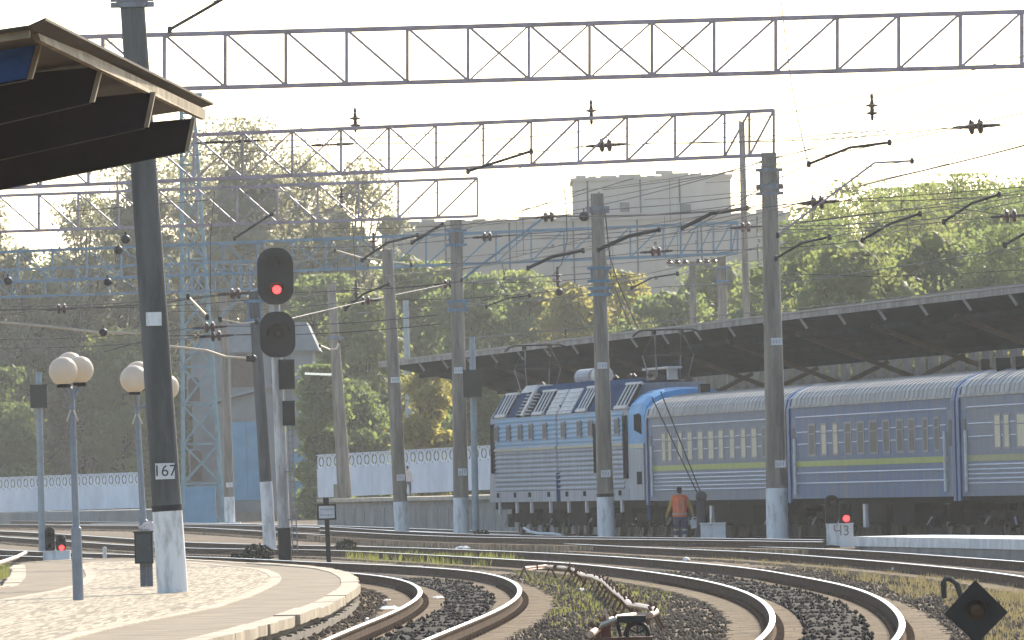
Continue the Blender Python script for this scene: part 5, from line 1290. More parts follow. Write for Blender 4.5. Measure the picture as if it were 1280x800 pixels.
# ------------------------------------------------------------------ trees
M_bark = mat('bark', (0.10, 0.085, 0.065), 0.95, scale=3, var=0.4)
def leafmat(name, c, tr, rough=0.45):
    return mat(name, c, rough, scale=0.35, col2=tuple(x * 0.6 for x in c), translucent=(tr, 0.5), detail=3, spec=0.3)
M_leaf = [leafmat('leaf_dull_green', (0.085, 0.12, 0.04), (0.235, 0.305, 0.085), 0.6),
          leafmat('leaf_mid_green', (0.115, 0.14, 0.05), (0.31, 0.355, 0.095), 0.6),
          leafmat('leaf_yellow_green', (0.18, 0.17, 0.05), (0.46, 0.41, 0.10), 0.6),
          leafmat('leaf_silver', (0.165, 0.165, 0.105), (0.42, 0.41, 0.24), 0.4)]
def tree(label, px, ytop, Y, wpx, kind=1, n=7000, leaf=0.3, base=None, squat=1.0, name='tree', trunk_f=0.06, seed=0, cat='tree', group='trees behind the station'):
    r_ = np.random.default_rng(seed or int(px * 13 + ytop * 7 + Y)); s_ = FPX / Y
    top = P(px, ytop, Y); zb = 0.0 if base is None else base
    H = top.z - zb; Wd = wpx / s_ / 2
    t = thing(name, label, cat, (top.x, Y, zb), 0, group)
    o3 = np.array([top.x, Y, zb])
    # clumps in a ragged envelope
    nc = max(26, int(75 * (Wd / 3) ** 1.0 * (H / 12) ** .6)); nc = min(nc, 170)
    cl = []; ph1, ph2 = r_.uniform(0, 6.28, 2)
    while len(cl) < nc:
        u = r_.uniform(trunk_f, 1.0); a = r_.uniform(0, 2 * np.pi)
        env = (np.sin(np.pi * min(1, max(0, (u + .12) / 1.14)) ** 1.15)) ** 0.55
        env *= 1 + 0.28 * np.sin(2 * a + ph1) + 0.22 * np.sin(7 * u + ph2)
        rr = Wd * env * np.sqrt(r_.uniform(0.05, 1.0)) * r_.uniform(0.8, 1.12)
        cl.append((rr * np.cos(a), rr * np.sin(a), u * H, r_.uniform(0.16, 0.36) * min(Wd, H * .25) + 0.3))
    cl = np.array(cl)
    # trunk and limbs
    b = MB(); r0 = max(0.12, H * 0.016)
    tw = [Vector((0, 0, -0.1)), Vector((r_.normal(0, .1), r_.normal(0, .1), H * .3)), Vector((r_.normal(0, .25), r_.normal(0, .25), H * .6)), Vector((r_.normal(0, .3), 0, H * .9))]
    off = Vector(o3)
    b.tube([off + v for v in tw], [r0, r0 * .75, r0 * .45, r0 * .12], 8); tr = b.build('trunk', M_bark, t)
    b = MB()
    for c in cl[: min(len(cl), 34)]:
        f = max(0.2, min(0.85, (c[2] / H) * 0.75)); k = f / 0.3
        st = tw[0].lerp(tw[3], f); e = Vector(c[:3]); mid = st.lerp(e, .55) + Vector((0, 0, -0.04 * H * .3))
        b.tube([off + st, off + mid, off + e], [r0 * .35 * (1.1 - f), r0 * .2, 0.02], 5, caps=False)
    b.build('limbs', M_bark, t)
    ws = cl[:, 3] ** 2; ci = r_.choice(len(cl), n, p=ws / ws.sum())
    d = r_.normal(size=(n, 3)); d /= np.linalg.norm(d, axis=1)[:, None]
    rad = cl[ci, 3] * r_.uniform(0.3, 1.0, n) ** 0.5 * r_.uniform(.85, 1.25, n) * np.where(r_.uniform(size=n) < 0.08, 1.5, 1.0)
    ctr = cl[ci, :3] + d * rad[:, None] * np.array([1.15, 1.15, 0.85])
    ctr[:, 2] = np.clip(ctr[:, 2], 0.3, H * 1.02)
    a1 = r_.normal(size=(n, 3)); a1 /= np.linalg.norm(a1, axis=1)[:, None]
    a2 = np.cross(a1, r_.normal(size=(n, 3))); a2 /= np.linalg.norm(a2, axis=1)[:, None]
    L = leaf * r_.uniform(.6, 1.3, n)[:, None]
    q = np.stack([ctr - a1 * L * .5, ctr + a2 * L * .28, ctr + a1 * L * .5, ctr - a2 * L * .28], 1).reshape(-1, 3)
    fq = np.arange(4 * n).reshape(n, 4)
    # inner foliage masses so that the crown closes up
    cs_ = cl[cl[:, 2] < H * 0.86] if ytop < 300 else cl
    if ytop < 300: cs_ = cs_[r_.uniform(size=len(cs_)) < 0.7]
    th = np.linspace(0.25, np.pi - 0.25, 6); ph = np.linspace(0, 2 * np.pi, 9)[:-1]
    bt = np.array([(np.sin(a_) * np.cos(p_), np.sin(a_) * np.sin(p_), np.cos(a_)) for a_ in th for p_ in ph])
    bf = np.array([(i_ * 8 + k_, i_ * 8 + (k_ + 1) % 8, (i_ + 1) * 8 + (k_ + 1) % 8, (i_ + 1) * 8 + k_) for i_ in range(5) for k_ in range(8)])
    m_ = len(cs_)
    bv = cs_[:, None, :3] + bt[None] * (cs_[:, 3] * 0.6)[:, None, None] * r_.uniform(.6, 1.25, (m_, 48, 1)) * np.array([1.1, 1.1, .85])
    bq = bf[None] + (np.arange(m_) * 48)[:, None, None] + 4 * n
    q = np.concatenate([q, bv.reshape(-1, 3)]); fq = np.concatenate([fq, bq.reshape(-1, 4)])
    me = mesh_np('crown', q, fq, M_leaf[kind])
    o = bpy.data.objects.new('crown', me); COL.objects.link(o); o.parent = t
    return t
# tall trees at left, against the sky
tree('tall broad tree right of the big numbered pole, highest crown in the left group', 305, 158, 640, 170, 3, 19000, 0.33)
tree('tall tree rising just left of the big numbered pole', 150, 172, 645, 135, 3, 15000, 0.33)
tree('tall slender tree between lattice tower and main signal head', 240, 172, 650, 125, 3, 15000, 0.33)
tree('rounded tall tree at the right end of the left tree group', 440, 205, 640, 120, 3, 15000, 0.33)
tree('tall tree behind the upper signal head', 375, 195, 650, 140, 3, 15000, 0.33)
tree('leafy tree with sparse left side below the dark canopy beams', 100, 250, 635, 95, 3, 10000, 0.33)
tree('tree crown cut by the left edge below the canopy beams', -8, 255, 630, 70, 3, 4500, 0.32)
tree('small tree at the left edge behind the blue gantry', 30, 318, 632, 90, 3, 5000, 0.32)
for (px, yt, wd, lab) in ((10, 372, 150, 'hazy back row tree at the left edge'), (85, 330, 150, 'hazy back row tree behind the left dark balls'), (165, 318, 150, 'hazy back row tree behind the big numbered pole'), (245, 305, 160, 'hazy back row tree behind the lattice tower'), (325, 300, 160, 'hazy back row tree behind the main signal'), (405, 300, 150, 'hazy back row tree left of the leaning mid pole'), (470, 345, 130, 'hazy back row tree right of the leaning platform pole')):
    tree(lab, px, yt, 690, wd, 0, 12000, 0.5)
# lower green trees behind the left fence
for (px, yt, Yv, wd, kd, lab) in ((30, 400, 635, 130, 1, 'round green tree behind the left fence at the photo edge'), (95, 392, 640, 130, 2, 'yellow green tree behind the left lamp globes'), (150, 420, 630, 110, 1, 'green tree behind the half hidden globe lamp'), (-5, 465, 620, 90, 0, 'low dark tree over the left end of the white fence'), (200, 470, 640, 90, 0, 'dull green tree between the big pole and the house')):
    tree(lab, px, yt, Yv, wd * 1.3, kd, 11000, 0.32, trunk_f=0.08)
# middle trees behind the mid platform
for (px, yt, Yv, wd, kd, lab) in ((405, 350, 600, 90, 0, 'dull green tree right of the main signal'), (450, 372, 570, 100, 1, 'green tree behind the leaning platform pole'), (520, 335, 600, 120, 1, 'broad green tree behind the slim pale pole'), (590, 352, 585, 110, 0, 'dark green tree behind the pole with blue clamp'), (655, 345, 590, 110, 1, 'green tree above the locomotive front'), (715, 365, 570, 80, 2, 'autumn yellow tree beside the pole before the locomotive'), (775, 350, 580, 100, 2, 'yellowish tree right of the pole before the locomotive'), (835, 375, 560, 110, 0, 'dark tree behind the crossarm pole'), (900, 335, 570, 110, 1, 'bright green tree behind the short clamped pole'), (945, 355, 540, 90, 1, 'green tree just left of the tall carriage pole'),
                                  (398, 462, 524, 50, 0, 'shaded low tree by the shed with blue gates'), (440, 480, 560, 90, 0, 'shaded low tree behind the mid fence left half'), (535, 455, 500, 50, 2, 'bright yellow green tree lit under the canopy end'), (600, 470, 520, 60, 0, 'dark low tree behind the dark box signal')):
    tree(lab, px, yt, Yv, wd * 1.3, kd, 11000, 0.32, trunk_f=0.1)
# right hand trees behind the canopy
for (px, yt, Yv, wd, kd, lab) in ((1000, 285, 470, 100, 0, 'tree at the left end of the right tree group behind the tall pole'), (1045, 262, 480, 90, 1, 'tree in the right group left of the highest crowns'), (1088, 232, 490, 90, 1, 'light topped tree below the hanging insulator pair'), (1140, 258, 470, 100, 1, 'darker tree in the middle of the right tree group'), (1200, 226, 490, 100, 1, 'ragged tall tree in the right group below the big twin insulator'), (1255, 245, 480, 100, 0, 'tree in the right group second from the edge'), (1310, 230, 490, 110, 1, 'tree cut by the right edge of the photo'), (1022, 268, 500, 80, 1, 'tree filling the gap right of the tall pole'), (1118, 244, 505, 80, 0, 'tree crown behind the left bent arm before the right trees'), (1165, 238, 510, 80, 1, 'pale tree top between the two bent arms at right'), (1230, 238, 505, 80, 0, 'tree crown behind the right bent arm before the right trees'), (1285, 242, 500, 80, 1, 'pale tree top beside the right edge insulator'), (1165, 300, 450, 130, 1, 'low bushy tree just above the canopy at right'), (1060, 320, 440, 130, 1, 'low bushy green tree above the canopy right of the tall pole'), (1265, 290, 445, 120, 0, 'low bushy tree above the canopy at the right edge')):
    tree(lab, px, yt, Yv, wd * 1.55, kd, 14000, 0.26, trunk_f=0.1)
for (px, yt, wd, lab) in ((1240, 437, 40, 'small bush showing under the canopy above the last carriage'), (1290, 440, 36, 'small bush under the canopy at the right edge')):
    tree(lab, px, yt, 372, wd, 2, 1500, 0.2, name='bush', cat='bush', trunk_f=0.1, group='bushes by the slatted fence')

# ------------------------------------------------------------------ overhead line gear
def rod(label, pts, Y, r_=0.035, m=M_black, name='steady_arm', cat='steady arm', group='overhead line arms', clamp=True, held=None):
    if held is None: held = 45.0 if (m is M_black and len(pts) == 3) else 0
    q = [P(x, y, Y if not isinstance(Y, (list, tuple)) else Y[i]) for i, (x, y) in enumerate(pts)]
    o0 = q[0]
    t = thing(name, label, cat, tuple(o0), 0, group)
    # soften the bend
    pp = [q[0]]
    for i in range(1, len(q) - 1):
        pp += [q[i].lerp(q[i - 1], .12), q[i], q[i].lerp(q[i + 1], .12)]
    pp.append(q[-1])
    b = MB(); b.tube(pp, r_ * 0.8, 8); b.build('rod', m, t)
    if clamp:
        for e in (q[0], q[-1]):
            b = MB(); b.lathe(e - Vector((0, 0, 0.09)), [(0, 0), (0.05, 0.01), (0.06, 0.08), (0.045, 0.16), (0, 0.18)], 8); b.build('clamp', M_black, t)
    if held:
        e = q[-1]; hw_ = []
        for k in range(-10, 11):
            f_ = k / 10.0; v = e + U * (f_ * held); v.z += 0.35 * f_ * f_; hw_.append(v)
        b = MB(); b.tube(hw_, 0.014, 5); b.build('contact_wire', M_wire, t)
        for k in (-7, -4, 3, 6):
            v = hw_[10 + k]; b = MB(); b.tube([v, v + Vector((0, 0, 1.3))], 0.007, 4); b.build('dropper', M_wire, t)
        mw_ = [v + Vector((0, 0, 1.3 + 0.25 * ((i_ - 10) / 10.0) ** 2)) for i_, v in enumerate(hw_)]
        b = MB(); b.tube(mw_, 0.013, 5); b.build('messenger_wire', M_wire, t)
    return t
rod('upper dark bent arm under the topmost gantry at right', [(1011, 205), (1062, 184.5), (1112, 178)], 244, 0.045)
rod('long grey angled arm reaching up right from the tall carriage pole', [(972, 294), (1093, 203.5), (1140, 201)], 262, 0.036, M_truss_grey)
rod('dark bent arm on the right side of the tall carriage pole', [(970, 323), (1002, 304), (1037, 296)], 266, 0.04)
rod('dark bent arm before the right trees, left one of the pair', [(1078, 300), (1112, 280), (1150, 267)], 262, 0.045)
rod('dark bent arm before the right trees, right one of the pair', [(1180, 277), (1215, 254), (1249, 243)], 255, 0.045)
rod('dark arm running out of the right edge above the canopy', [(1256, 306), (1300, 281)], 250, 0.045)
rod('dark bent arm left of the tall carriage pole below the roof block', [(853, 285), (889, 267), (934, 260)], 285, 0.07)
rod('thick dark bent arm springing from the pole before the locomotive', [(748, 312), (786, 295), (824, 287)], 294, 0.075)
rod('dark bent arm left of the pole before the locomotive', [(660, 335), (690, 321), (729, 313)], 300, 0.065)
rod('thin dark bent arm below the right end of the blue gantry', [(790, 360), (815, 347), (847, 342)], 330, 0.035)
rod('dark bent arm crossing the blue gantry left of the clamped pole', [(452.5, 325), (484, 303.5), (522, 294)], 330, 0.055)
rod('dark straight arm at the end of the third gantry', [(515, 303), (553, 280.5)], 332, 0.07)
rod('dark bent arm low on the leaning mid pole', [(431.5, 386), (455, 367), (486, 355)], 344, 0.05)
rod('long pale blue arm rising right from the pole with blue clamp', [(577, 350), (682, 270)], 333, 0.05, M_truss_blue)
rod('thin dark curved arm right of the pole with blue clamp', [(608, 383), (634, 373), (662, 369)], 345, 0.035)
rod('sunlit pale rod slanting down across the blue gantry', [(419, 313), (450, 322), (514, 331)], 350, 0.045, M_wire_bright)
rod('short sunlit pale rod right of the big numbered pole', [(235, 371), (259, 396)], 255, 0.045, M_wire_bright)
rod('sunlit sagging pale pipe right of the big numbered pole', [(205, 432), (258, 438), (282, 446), (310, 448)], 250, 0.04, M_wire_bright)
rod('small sunlit hooked rod on the leaning platform pole', [(400, 432), (412, 437), (421, 436), (424, 427)], 436, 0.05, M_wire_bright)
rod('thin sunlit rod left of the upper signal head', [(275, 399), (302, 404), (321, 402)], 262, 0.02, M_wire_bright)
rod('dark rod in the top left sky above the first gantry', [(212, 37), (247, 17), (290, -8)], 233, 0.05)
rod('long dark strut over the left part of the second gantry', [(585, 214), (664, 189)], 268, 0.05)
rod('dark strut across the left tree below the third gantry', [(293, 298), (340, 267)], 335, 0.05)

def shed_profile(r_, n_, pitch):
    pr = [(0.03, 0)]
    for k in range(n_):
        z = pitch * (k + .4); pr += [(r_ * .3, z - .25 * pitch), (r_, z - .06 * pitch), (r_, z + .04 * pitch), (r_ * .35, z + .22 * pitch)]
    pr.append((0.03, pitch * (n_ + .3))); return pr
def insulator(label, px, py, Y, n_=2, r_=0.17, pitch=0.2, ang=2.0, tails=(0.5, 0.5), vertical=False, m=M_insul):
    c = P(px, py, Y); ax = Vector((0, 0, 1)) if vertical else Vector((math.cos(R(ang)), 0, math.sin(R(ang))))
    t = thing('line_insulator', label, 'insulator', tuple(c), 0, 'insulators on the overhead line')
    ln = pitch * (n_ + .3)
    if n_ == 2 and not vertical:
        for k in (-1, 1):
            b = MB(); b.lathe(c + ax * (k * pitch * .36), [(0.04, -.09), (r_ * .85, -.05), (r_, 0), (r_ * .85, .05), (0.06, .08)], 16, ax); b.build('disc', m, t)
        b = MB(); b.tube([c - ax * ln / 2, c - ax * pitch * .2, c + ax * pitch * .2, c + ax * ln / 2], [.04, .065, .065, .04], 8); b.build('core', m, t)
    else:
        b = MB(); b.lathe(c - ax * ln / 2, shed_profile(r_, n_, pitch), 14, ax); b.build('porcelain_sheds', m, t)
    for sgn, tl in ((-1, tails[0]), (1, tails[1])):
        if tl > 0:
            b = MB(); b.tube([c + ax * sgn * ln / 2, c + ax * sgn * (ln / 2 + tl)], [0.05, 0.03], 8); b.build('end_fitting', M_black, t)
            if not vertical:
                e = c + ax * sgn * (ln / 2 + tl); b = MB(); b.tube([e + Vector((sgn * k * 1.1, 0, -0.012 * k * (6 - k) + sgn * .03 * k)) for k in range(7)], 0.014, 5); b.build('span_wire', M_wire, t)
    return t
for (px, py, Y, lab) in ((1220, 158, 236, 'big twin disc insulator alone in the sky at right'), (757, 181.5, 275, 'twin disc insulator hanging below the second gantry'), (1022, 253, 264, 'twin disc insulator right of the tall carriage pole'),
                         (686, 271, 315, 'twin disc insulator at the top of the pale blue arm'), (609, 296, 345, 'twin disc insulator just right of the pole with blue clamp'), (820, 314.5, 320, 'twin disc insulator before the blue gantry at right'),
                         (932, 284, 320, 'twin disc insulator left of the tall carriage pole'), (1263, 270, 275, 'twin disc insulator before the trees near the right edge'), (77, 386, 330, 'twin disc insulator over the left green trees'),
                         (294, 367, 300, 'twin disc insulator left of the upper signal head'), (262, 409, 300, 'upper of two small insulators beside the big pole'), (270, 420, 305, 'lower of two small insulators beside the big pole'), (457, 376, 350, 'twin disc insulator left of the leaning mid pole'), (560, 355, 360, 'twin disc insulator on the left of the clamped pole')):
    k = 1.0 if Y < 300 else 0.9
    insulator(lab, px, py, Y, 2, 0.2 * k, 0.3 * k, 2, (0.22, 0.25))
insulator('long rusty ribbed insulator inside the second gantry at left', 411, 181, 278, 5, 0.08, 0.085, 1, (0.35, 0.5))
insulator('long dark insulator at the left of the second gantry', 290, 177, 278, 4, 0.06, 0.09, 1, (0.8, 0.6), m=M_black)
for (px, py, Y, lab) in ((444, 150, 276, 'upright insulator standing on the second gantry at left'), (739, 140.5, 270, 'upright insulator standing on the middle of the second gantry'), (1090, 134, 250, 'upright insulator hanging in the sky at right'), (427, 247, 338, 'small upright insulator before the third gantry'), (467, 303, 345, 'upright insulator before the blue gantry left of the leaning pole'), (445, 362, 350, 'upright insulator lower left of the leaning mid pole'), (697, 346, 330, 'upright insulator between the two middle poles')):
    insulator(lab, px, py, Y, 2, 0.17, 0.2, 0, (0.12, 0.12), True)
M_ball = mat('dark_ball', (0.03, 0.03, 0.032), 0.5, var=0.2)
for (px, py, Y, rp, lab) in ((157, 299, 250, 6, 'upper dark ball weight left of the big pole'), (148, 312.5, 250, 6, 'dark ball weight just under the upper one'), (10, 351, 250, 5.5, 'dark ball weight at the left edge'), (134.5, 352.5, 250, 5.5, 'dark ball weight below the blue gantry'), (129, 415.5, 250, 5.5, 'dark ball weight on the pale sagging wire'), (730, 270.5, 296, 6.5, 'round dark weight beside the pole before the locomotive'), (699, 365, 320, 5, 'round dark weight lower between the middle poles'), (316, 448, 250, 5, 'dark ball at the end of the sagging pale pipe')):
    c = P(px, py, Y); r_ = rp * Y / FPX
    t = thing('line_weight', lab, 'weight', tuple(c), 0, 'round weights on the overhead line')
    b = MB(); b.ball(c, r_, 16, 10, 0.95); b.build('ball', M_ball, t, smooth=True)
    b = MB(); b.tube([c + Vector((0, 0, r_ * .9)), c + Vector((0, 0, r_ * 1.5))], 0.02, 6); b.build('eye', M_black, t)
def wire(label, pts, Y, r_=0.012, sag=0.0, m=M_wire, name='overhead_wire'):
    q = []
    Ys = Y if isinstance(Y, (list, tuple)) else [Y] * len(pts)
    w_ = [P(x, y, Ys[i]) for i, (x, y) in enumerate(pts)]
    for i in range(len(w_) - 1):
        for k in range(9):
            f = k / 8.0; p_ = w_[i].lerp(w_[i + 1], f); p_.z -= sag * 4 * f * (1 - f); q.append(p_) if (k or i == 0) else None
    b = MB(); b.tube(q, r_, 5); o = b.build(name, m, origin=tuple(q[0])); return tag(o, label, 'wire', 'overhead line wires')
wire('pale sunlit wire sagging from the left edge to the big pole', [(-20, 401), (60, 408), (120, 415), (190, 417)], 250, 0.035, 0.0, M_wire_bright)
wire('thin wire across the left trees below the blue gantry', [(-20, 388), (77, 386), (180, 381), (294, 367), (360, 361)], 320, 0.02)
wire('long thin wire crossing the middle poles at mid height', [(330, 406), (457, 376), (560, 355), (686, 345), (760, 340)], [300, 350, 360, 340, 330], 0.02)
wire('wire through the twin insulators before the blue gantry', [(560, 299), (609, 296), (720, 288), (830, 281), (932, 284), (1022, 253)], [345, 345, 340, 330, 320, 264], 0.016)
wire('wire climbing right past the tall carriage pole into the trees', [(640, 272), (686, 271), (760, 262), (840, 256), (968, 240)], [315, 315, 310, 300, 268], 0.016)
wire('thin wire over the right trees ending at the right edge', [(1000, 278), (1078, 268), (1180, 258), (1263, 270), (1300, 272)], 270, 0.014)
wire('upper thin wire over the right trees', [(960, 262), (1060, 250), (1160, 243), (1300, 232)], 270, 0.013)
wire('thin pale wire above the right canopy', [(976, 344), (1010, 343), (1100, 346), (1200, 342), (1300, 336)], 300, 0.012, 0.0)
wire('dark wire from the second gantry down to the right', [(860, 290), (968, 225), (1011, 205)], [270, 262, 250], 0.014)
wire('beaded stay wire falling across the topmost gantry at right', [(974, -20), (983, 60), (992, 122), (1002, 170), (1010, 204)], [238, 238, 240, 242, 244], 0.014, 0)
wire('slack wire hanging right of the pole before the locomotive', [(756, 262), (762, 320), (772, 352), (797, 410)], [295, 295, 300, 308], 0.02)
wire('second slack wire beside the pole before the locomotive', [(748, 240), (758, 330), (776, 380), (790, 412)], [297, 297, 303, 308], 0.014)
wire('hanging wire between the middle poles', [(705, 232), (708, 262), (709, 300), (702, 330), (690, 346)], 315, 0.016)
wire('looped wire left of the middle poles', [(632, 335), (628, 355), (616, 372), (600, 378)], 345, 0.014)
wire('second looped wire left of the middle poles', [(628, 330), (631, 352), (622, 374)], 345, 0.014)
wire('contact wire above the train running to the pantographs', [(560, 425), (660, 416), (835, 401), (1000, 385), (1300, 352)], [372, 334, 309, 285, 245], 0.014)
wire('messenger wire above the contact wire of the train', [(560, 385), (680, 374), (835, 358), (1000, 352), (1300, 306)], [372, 334, 309, 285, 245], 0.014)
wire('dropper wire from the blue gantry to the mid pole arm', [(440, 270), (442, 300), (446, 362)], 345, 0.012)
wire('wire hanging over the dark canopy arm left of the signal', [(268, 240), (263, 300), (263, 367)], 300, 0.012)
wire('thin long wire crossing the sky gap at left', [(-20, 272), (120, 262), (260, 250)], 300, 0.012)
wire('thin wire through the white sky right of the second gantry', [(784, 181), (900, 172), (1060, 166), (1220, 158), (1300, 155)], [275, 262, 250, 236, 234], 0.008)
wire('pale cable slanting down left beside the tower', [(345, 352), (298, 372), (262, 412), (243, 436)], 400, 0.05, 0, M_tower_blue)
wire('thin wire under the sagging pale pipe', [(130, 440), (200, 420), (280, 419), (330, 417)], 300, 0.014)
# pale metal bar in front of the trees
a, c = P(381, 467, 500), P(424, 468.5, 500)
b = MB(); b.bar(a, c, 0.2, 0.12); o = b.build('bright_strip', mat('bright_strip_metal', (0.9, 0.88, 0.85), 0.2, var=0.1, metal=0.9), origin=tuple(a)); tag(o, 'bright metal strip before the trees right of the signal', 'metal strip')

# ------------------------------------------------------------------ trackside pipe, lever, hoses, litter
M_rust = mat('rusty_steel', (0.13, 0.06, 0.035), 0.85, scale=6, var=0.4)
M_pipe = mat('pipe_pale_rust', (0.45, 0.33, 0.26), 0.4, scale=4, col2=(0.26, 0.14, 0.09), metal=0.4)
pp = [(655, 710.5), (683, 708), (714.7, 710.5), (728.7, 719), (741, 721), (755, 727), (760, 731.5), (769, 740), (778.7, 747), (787, 755.8), (800.6, 758), (816, 761), (820, 765), (813, 769), (793, 769.5), (772.5, 772), (761.5, 776), (738, 793)]
zp = 0.02
q = [G(x, y, zp) for x, y in pp]
pt = thing('air_pipe', 'rusty pipe on crossed stands winding between the two curved tracks', 'pipe', (q[9].x, q[9].y, GZ))
b = MB(); b.tube(q, 0.042, 10); b.build('pipe', M_pipe, pt)
sq = smooth_path(q, 0.5, 2)
acc = 0
for i in range(0, len(sq) - 1, 9):
    v = Vector(sq[i]); 
    b = MB()
    for sx in (-1, 1):
        b.bar(v + Vector((-sx * .05, 0, .10)), Vector((v.x + sx * .14, v.y + random.uniform(-.3, .3), GZ)), 0.028)
    b.build('crossed_stand', M_rust, pt)
for i in (4, 13, 22, 40):
    if i < len(sq): v = Vector(sq[i]); b = MB(); b.lathe(v - Vector((0.04, 0, 0)), [(0.0, -.05), (0.07, -.05), (0.07, .05), (0, .05)], 12, (q[3] - q[2]).normalized()); b.build('flange', M_rust, pt)
YL2 = 113.0
def pl2(px, py): return P(px, py, YL2)
lv_ = thing('point_lever', 'dark point lever with half wheel and rusty bracket in the foreground', 'point lever', (pl2(780, 795).x, YL2, GZ))
b = MB(); a, c = pl2(771, 770), pl2(807, 777); b.box(a.x, c.x, YL2 - .2, YL2 + .2, c.z, a.z); b.build('top_plate', M_black, lv_)
b = MB(); cc = pl2(797, 792); rr = 0.125
vs_ = [cc + Vector((rr * math.cos(R(a_)), 0, rr * math.sin(R(a_)))) for a_ in range(-60, 241, 15)]
b.tube(vs_, 0.026, 8); b.build('half_wheel', M_black, lv_)
for a_ in (30, 90, 150):
    b = MB(); b.bar(cc, cc + Vector((rr * math.cos(R(a_)), 0, rr * math.sin(R(a_)))), 0.02); b.build('spoke', M_black, lv_)
b = MB(); b.prism([pl2(751, 797), pl2(764, 797), pl2(763, 776), pl2(757, 768), pl2(751, 775)][::-1], (0, .1, 0)); b.build('bracket', mat('red_rust_bracket', (0.16, 0.045, 0.03), 0.7, scale=8, var=0.3), lv_)
b = MB(); b.bar(pl2(760, 775), pl2(756, 761), 0.035); b.build('handle', M_pipe, lv_)
b = MB(); b.tube([pl2(737, 795), pl2(752, 781), pl2(771, 774)], 0.035, 8); b.build('pull_rod', M_wire_bright, lv_)
b = MB(); a, c = pl2(742, 793), pl2(815, 806); b.box(a.x, c.x, YL2 - .25, YL2 + .25, GZ - .05, c.z + .1); b.build('base_plate', M_rust, lv_)
b = MB(); b.bar(pl2(771, 776), pl2(776, 796), 0.04); b.bar(pl2(786, 777), pl2(780, 795), 0.03); b.build('leg', M_black, lv_)
# bent dark pipe at right
YB = 150.0
q = [P(1180, 748, YB), P(1179.5, 728, YB), P(1182, 723.5, YB), P(1188, 724, YB), P(1196, 730, YB), P(1202, 748, YB)]
b = MB(); b.tube(q, 0.045, 10); o = b.build('bent_pipe', M_black, origin=(q[0].x, YB, GZ)); tag(o, 'short dark bent pipe in the dry grass left of the diamond signal', 'pipe')
q = [P(655, 660, 318), P(662, 664.5, 317), P(675, 667, 316), P(690, 667, 315), P(702, 669, 314)]
b = MB(); b.tube(q, 0.045, 8); o = b.build('white_hose', M_white_paint, origin=tuple(q[0])); tag(o, 'pale hose lying below the locomotive wheels', 'hose')
q = [G(-10, 707, 0.0), G(20, 697, 0.0), G(32, 691, 0.0)]
b = MB(); b.tube(q, 0.06, 8); o = b.build('ground_pipe', M_wire_bright, origin=tuple(q[0])); tag(o, 'pale pipe lying at the far left beyond the platform', 'pipe')
M_litter = mat('white_litter', (0.7, 0.68, 0.66), 0.7, scale=5, var=0.2); M_bluebag = mat('pale_blue_film', (0.4, 0.48, 0.58), 0.35, scale=5, var=0.2)
crumple('litter', 'white crumpled litter beside the far middle tracks', 'litter', G(579, 685.5, -0.1), .22, .3, .07, M_litter, 5, group='scraps of litter')
crumple('litter', 'pale blue plastic film by the nearest rail', 'litter', G(488, 760.5, -0.2), .17, 1.2, .04, M_bluebag, 6, group='scraps of litter')
crumple('litter', 'white scrap left of the nearest rail', 'litter', G(459, 775, -0.2), .035, .2, .04, M_litter, 7, group='scraps of litter')
crumple('litter', 'cream scrap above the blue film by the nearest rail', 'litter', G(484, 751, -0.2), .07, .4, .03, M_litter, 8, group='scraps of litter')
crumple('litter', 'pale flat scrap between the rails of the nearest track', 'litter', G(548, 747, -0.18), .11, .7, .025, M_bag, 9, group='scraps of litter')
crumple('litter', 'white scrap in the dry grass beside the curved middle track', 'litter', G(1118, 712, -0.15), .06, .2, .07, M_litter, 10, group='scraps of litter')
crumple('litter', 'pale scrap by the pipe stands', 'litter', G(727, 737, -0.2), .05, .4, .03, M_litter, 11, group='scraps of litter')
crumple('litter', 'white stone at the grass edge beyond the middle track', 'stone', G(858, 699.5, -0.2), .1, .4, .06, M_litter, 12, group='scraps of litter')
# low dark bush at the foot of the signal
def grass(name, label, spots, hmin, hmax, m, wd=0.012, lean=0.35, cat='grass'):
    n = len(spots); p = np.array(spots); h = rng.uniform(hmin, hmax, n); a = rng.uniform(0, 2 * np.pi, n)
    dx = np.cos(a) * wd; dy = np.sin(a) * wd; la = rng.uniform(0, 2 * np.pi, n); ll = rng.uniform(0, lean, n) * h
    v = np.stack([np.c_[p[:, 0] - dx, p[:, 1] - dy, p[:, 2]], np.c_[p[:, 0] + dx, p[:, 1] + dy, p[:, 2]],
                  np.c_[p[:, 0] + dx * .6 + np.cos(la) * ll * .4, p[:, 1] + dy * .6 + np.sin(la) * ll * .4, p[:, 2] + h * .6],
                  np.c_[p[:, 0] + np.cos(la) * ll, p[:, 1] + np.sin(la) * ll, p[:, 2] + h]], 1).reshape(-1, 3)
    i = np.arange(n) * 4
    f = np.concatenate([np.c_[i, i + 1, i + 2], np.c_[i, i + 2, i + 3]])
    o = bpy.data.objects.new(name, mesh_np(name, v, f, m)); COL.objects.link(o); return tag(o, label, cat, kind='stuff')
M_grass = mat('green_grass', (0.15, 0.165, 0.045), 0.8, scale=2, col2=(0.19, 0.16, 0.06), translucent=((0.30, 0.32, 0.08), 0.4))
M_dry = mat('dry_grass', (0.36, 0.285, 0.14), 0.85, scale=0.6, col2=(0.17, 0.15, 0.065), translucent=((0.32, 0.26, 0.12), 0.3))
def pip(x, y, poly):
    c = False; n = len(poly); j = n - 1
    for i in range(n):
        if (poly[i][1] > y) != (poly[j][1] > y) and x < (poly[j][0] - poly[i][0]) * (y - poly[i][1]) / (poly[j][1] - poly[i][1]) + poly[i][0]: c = not c
        j = i
    return c
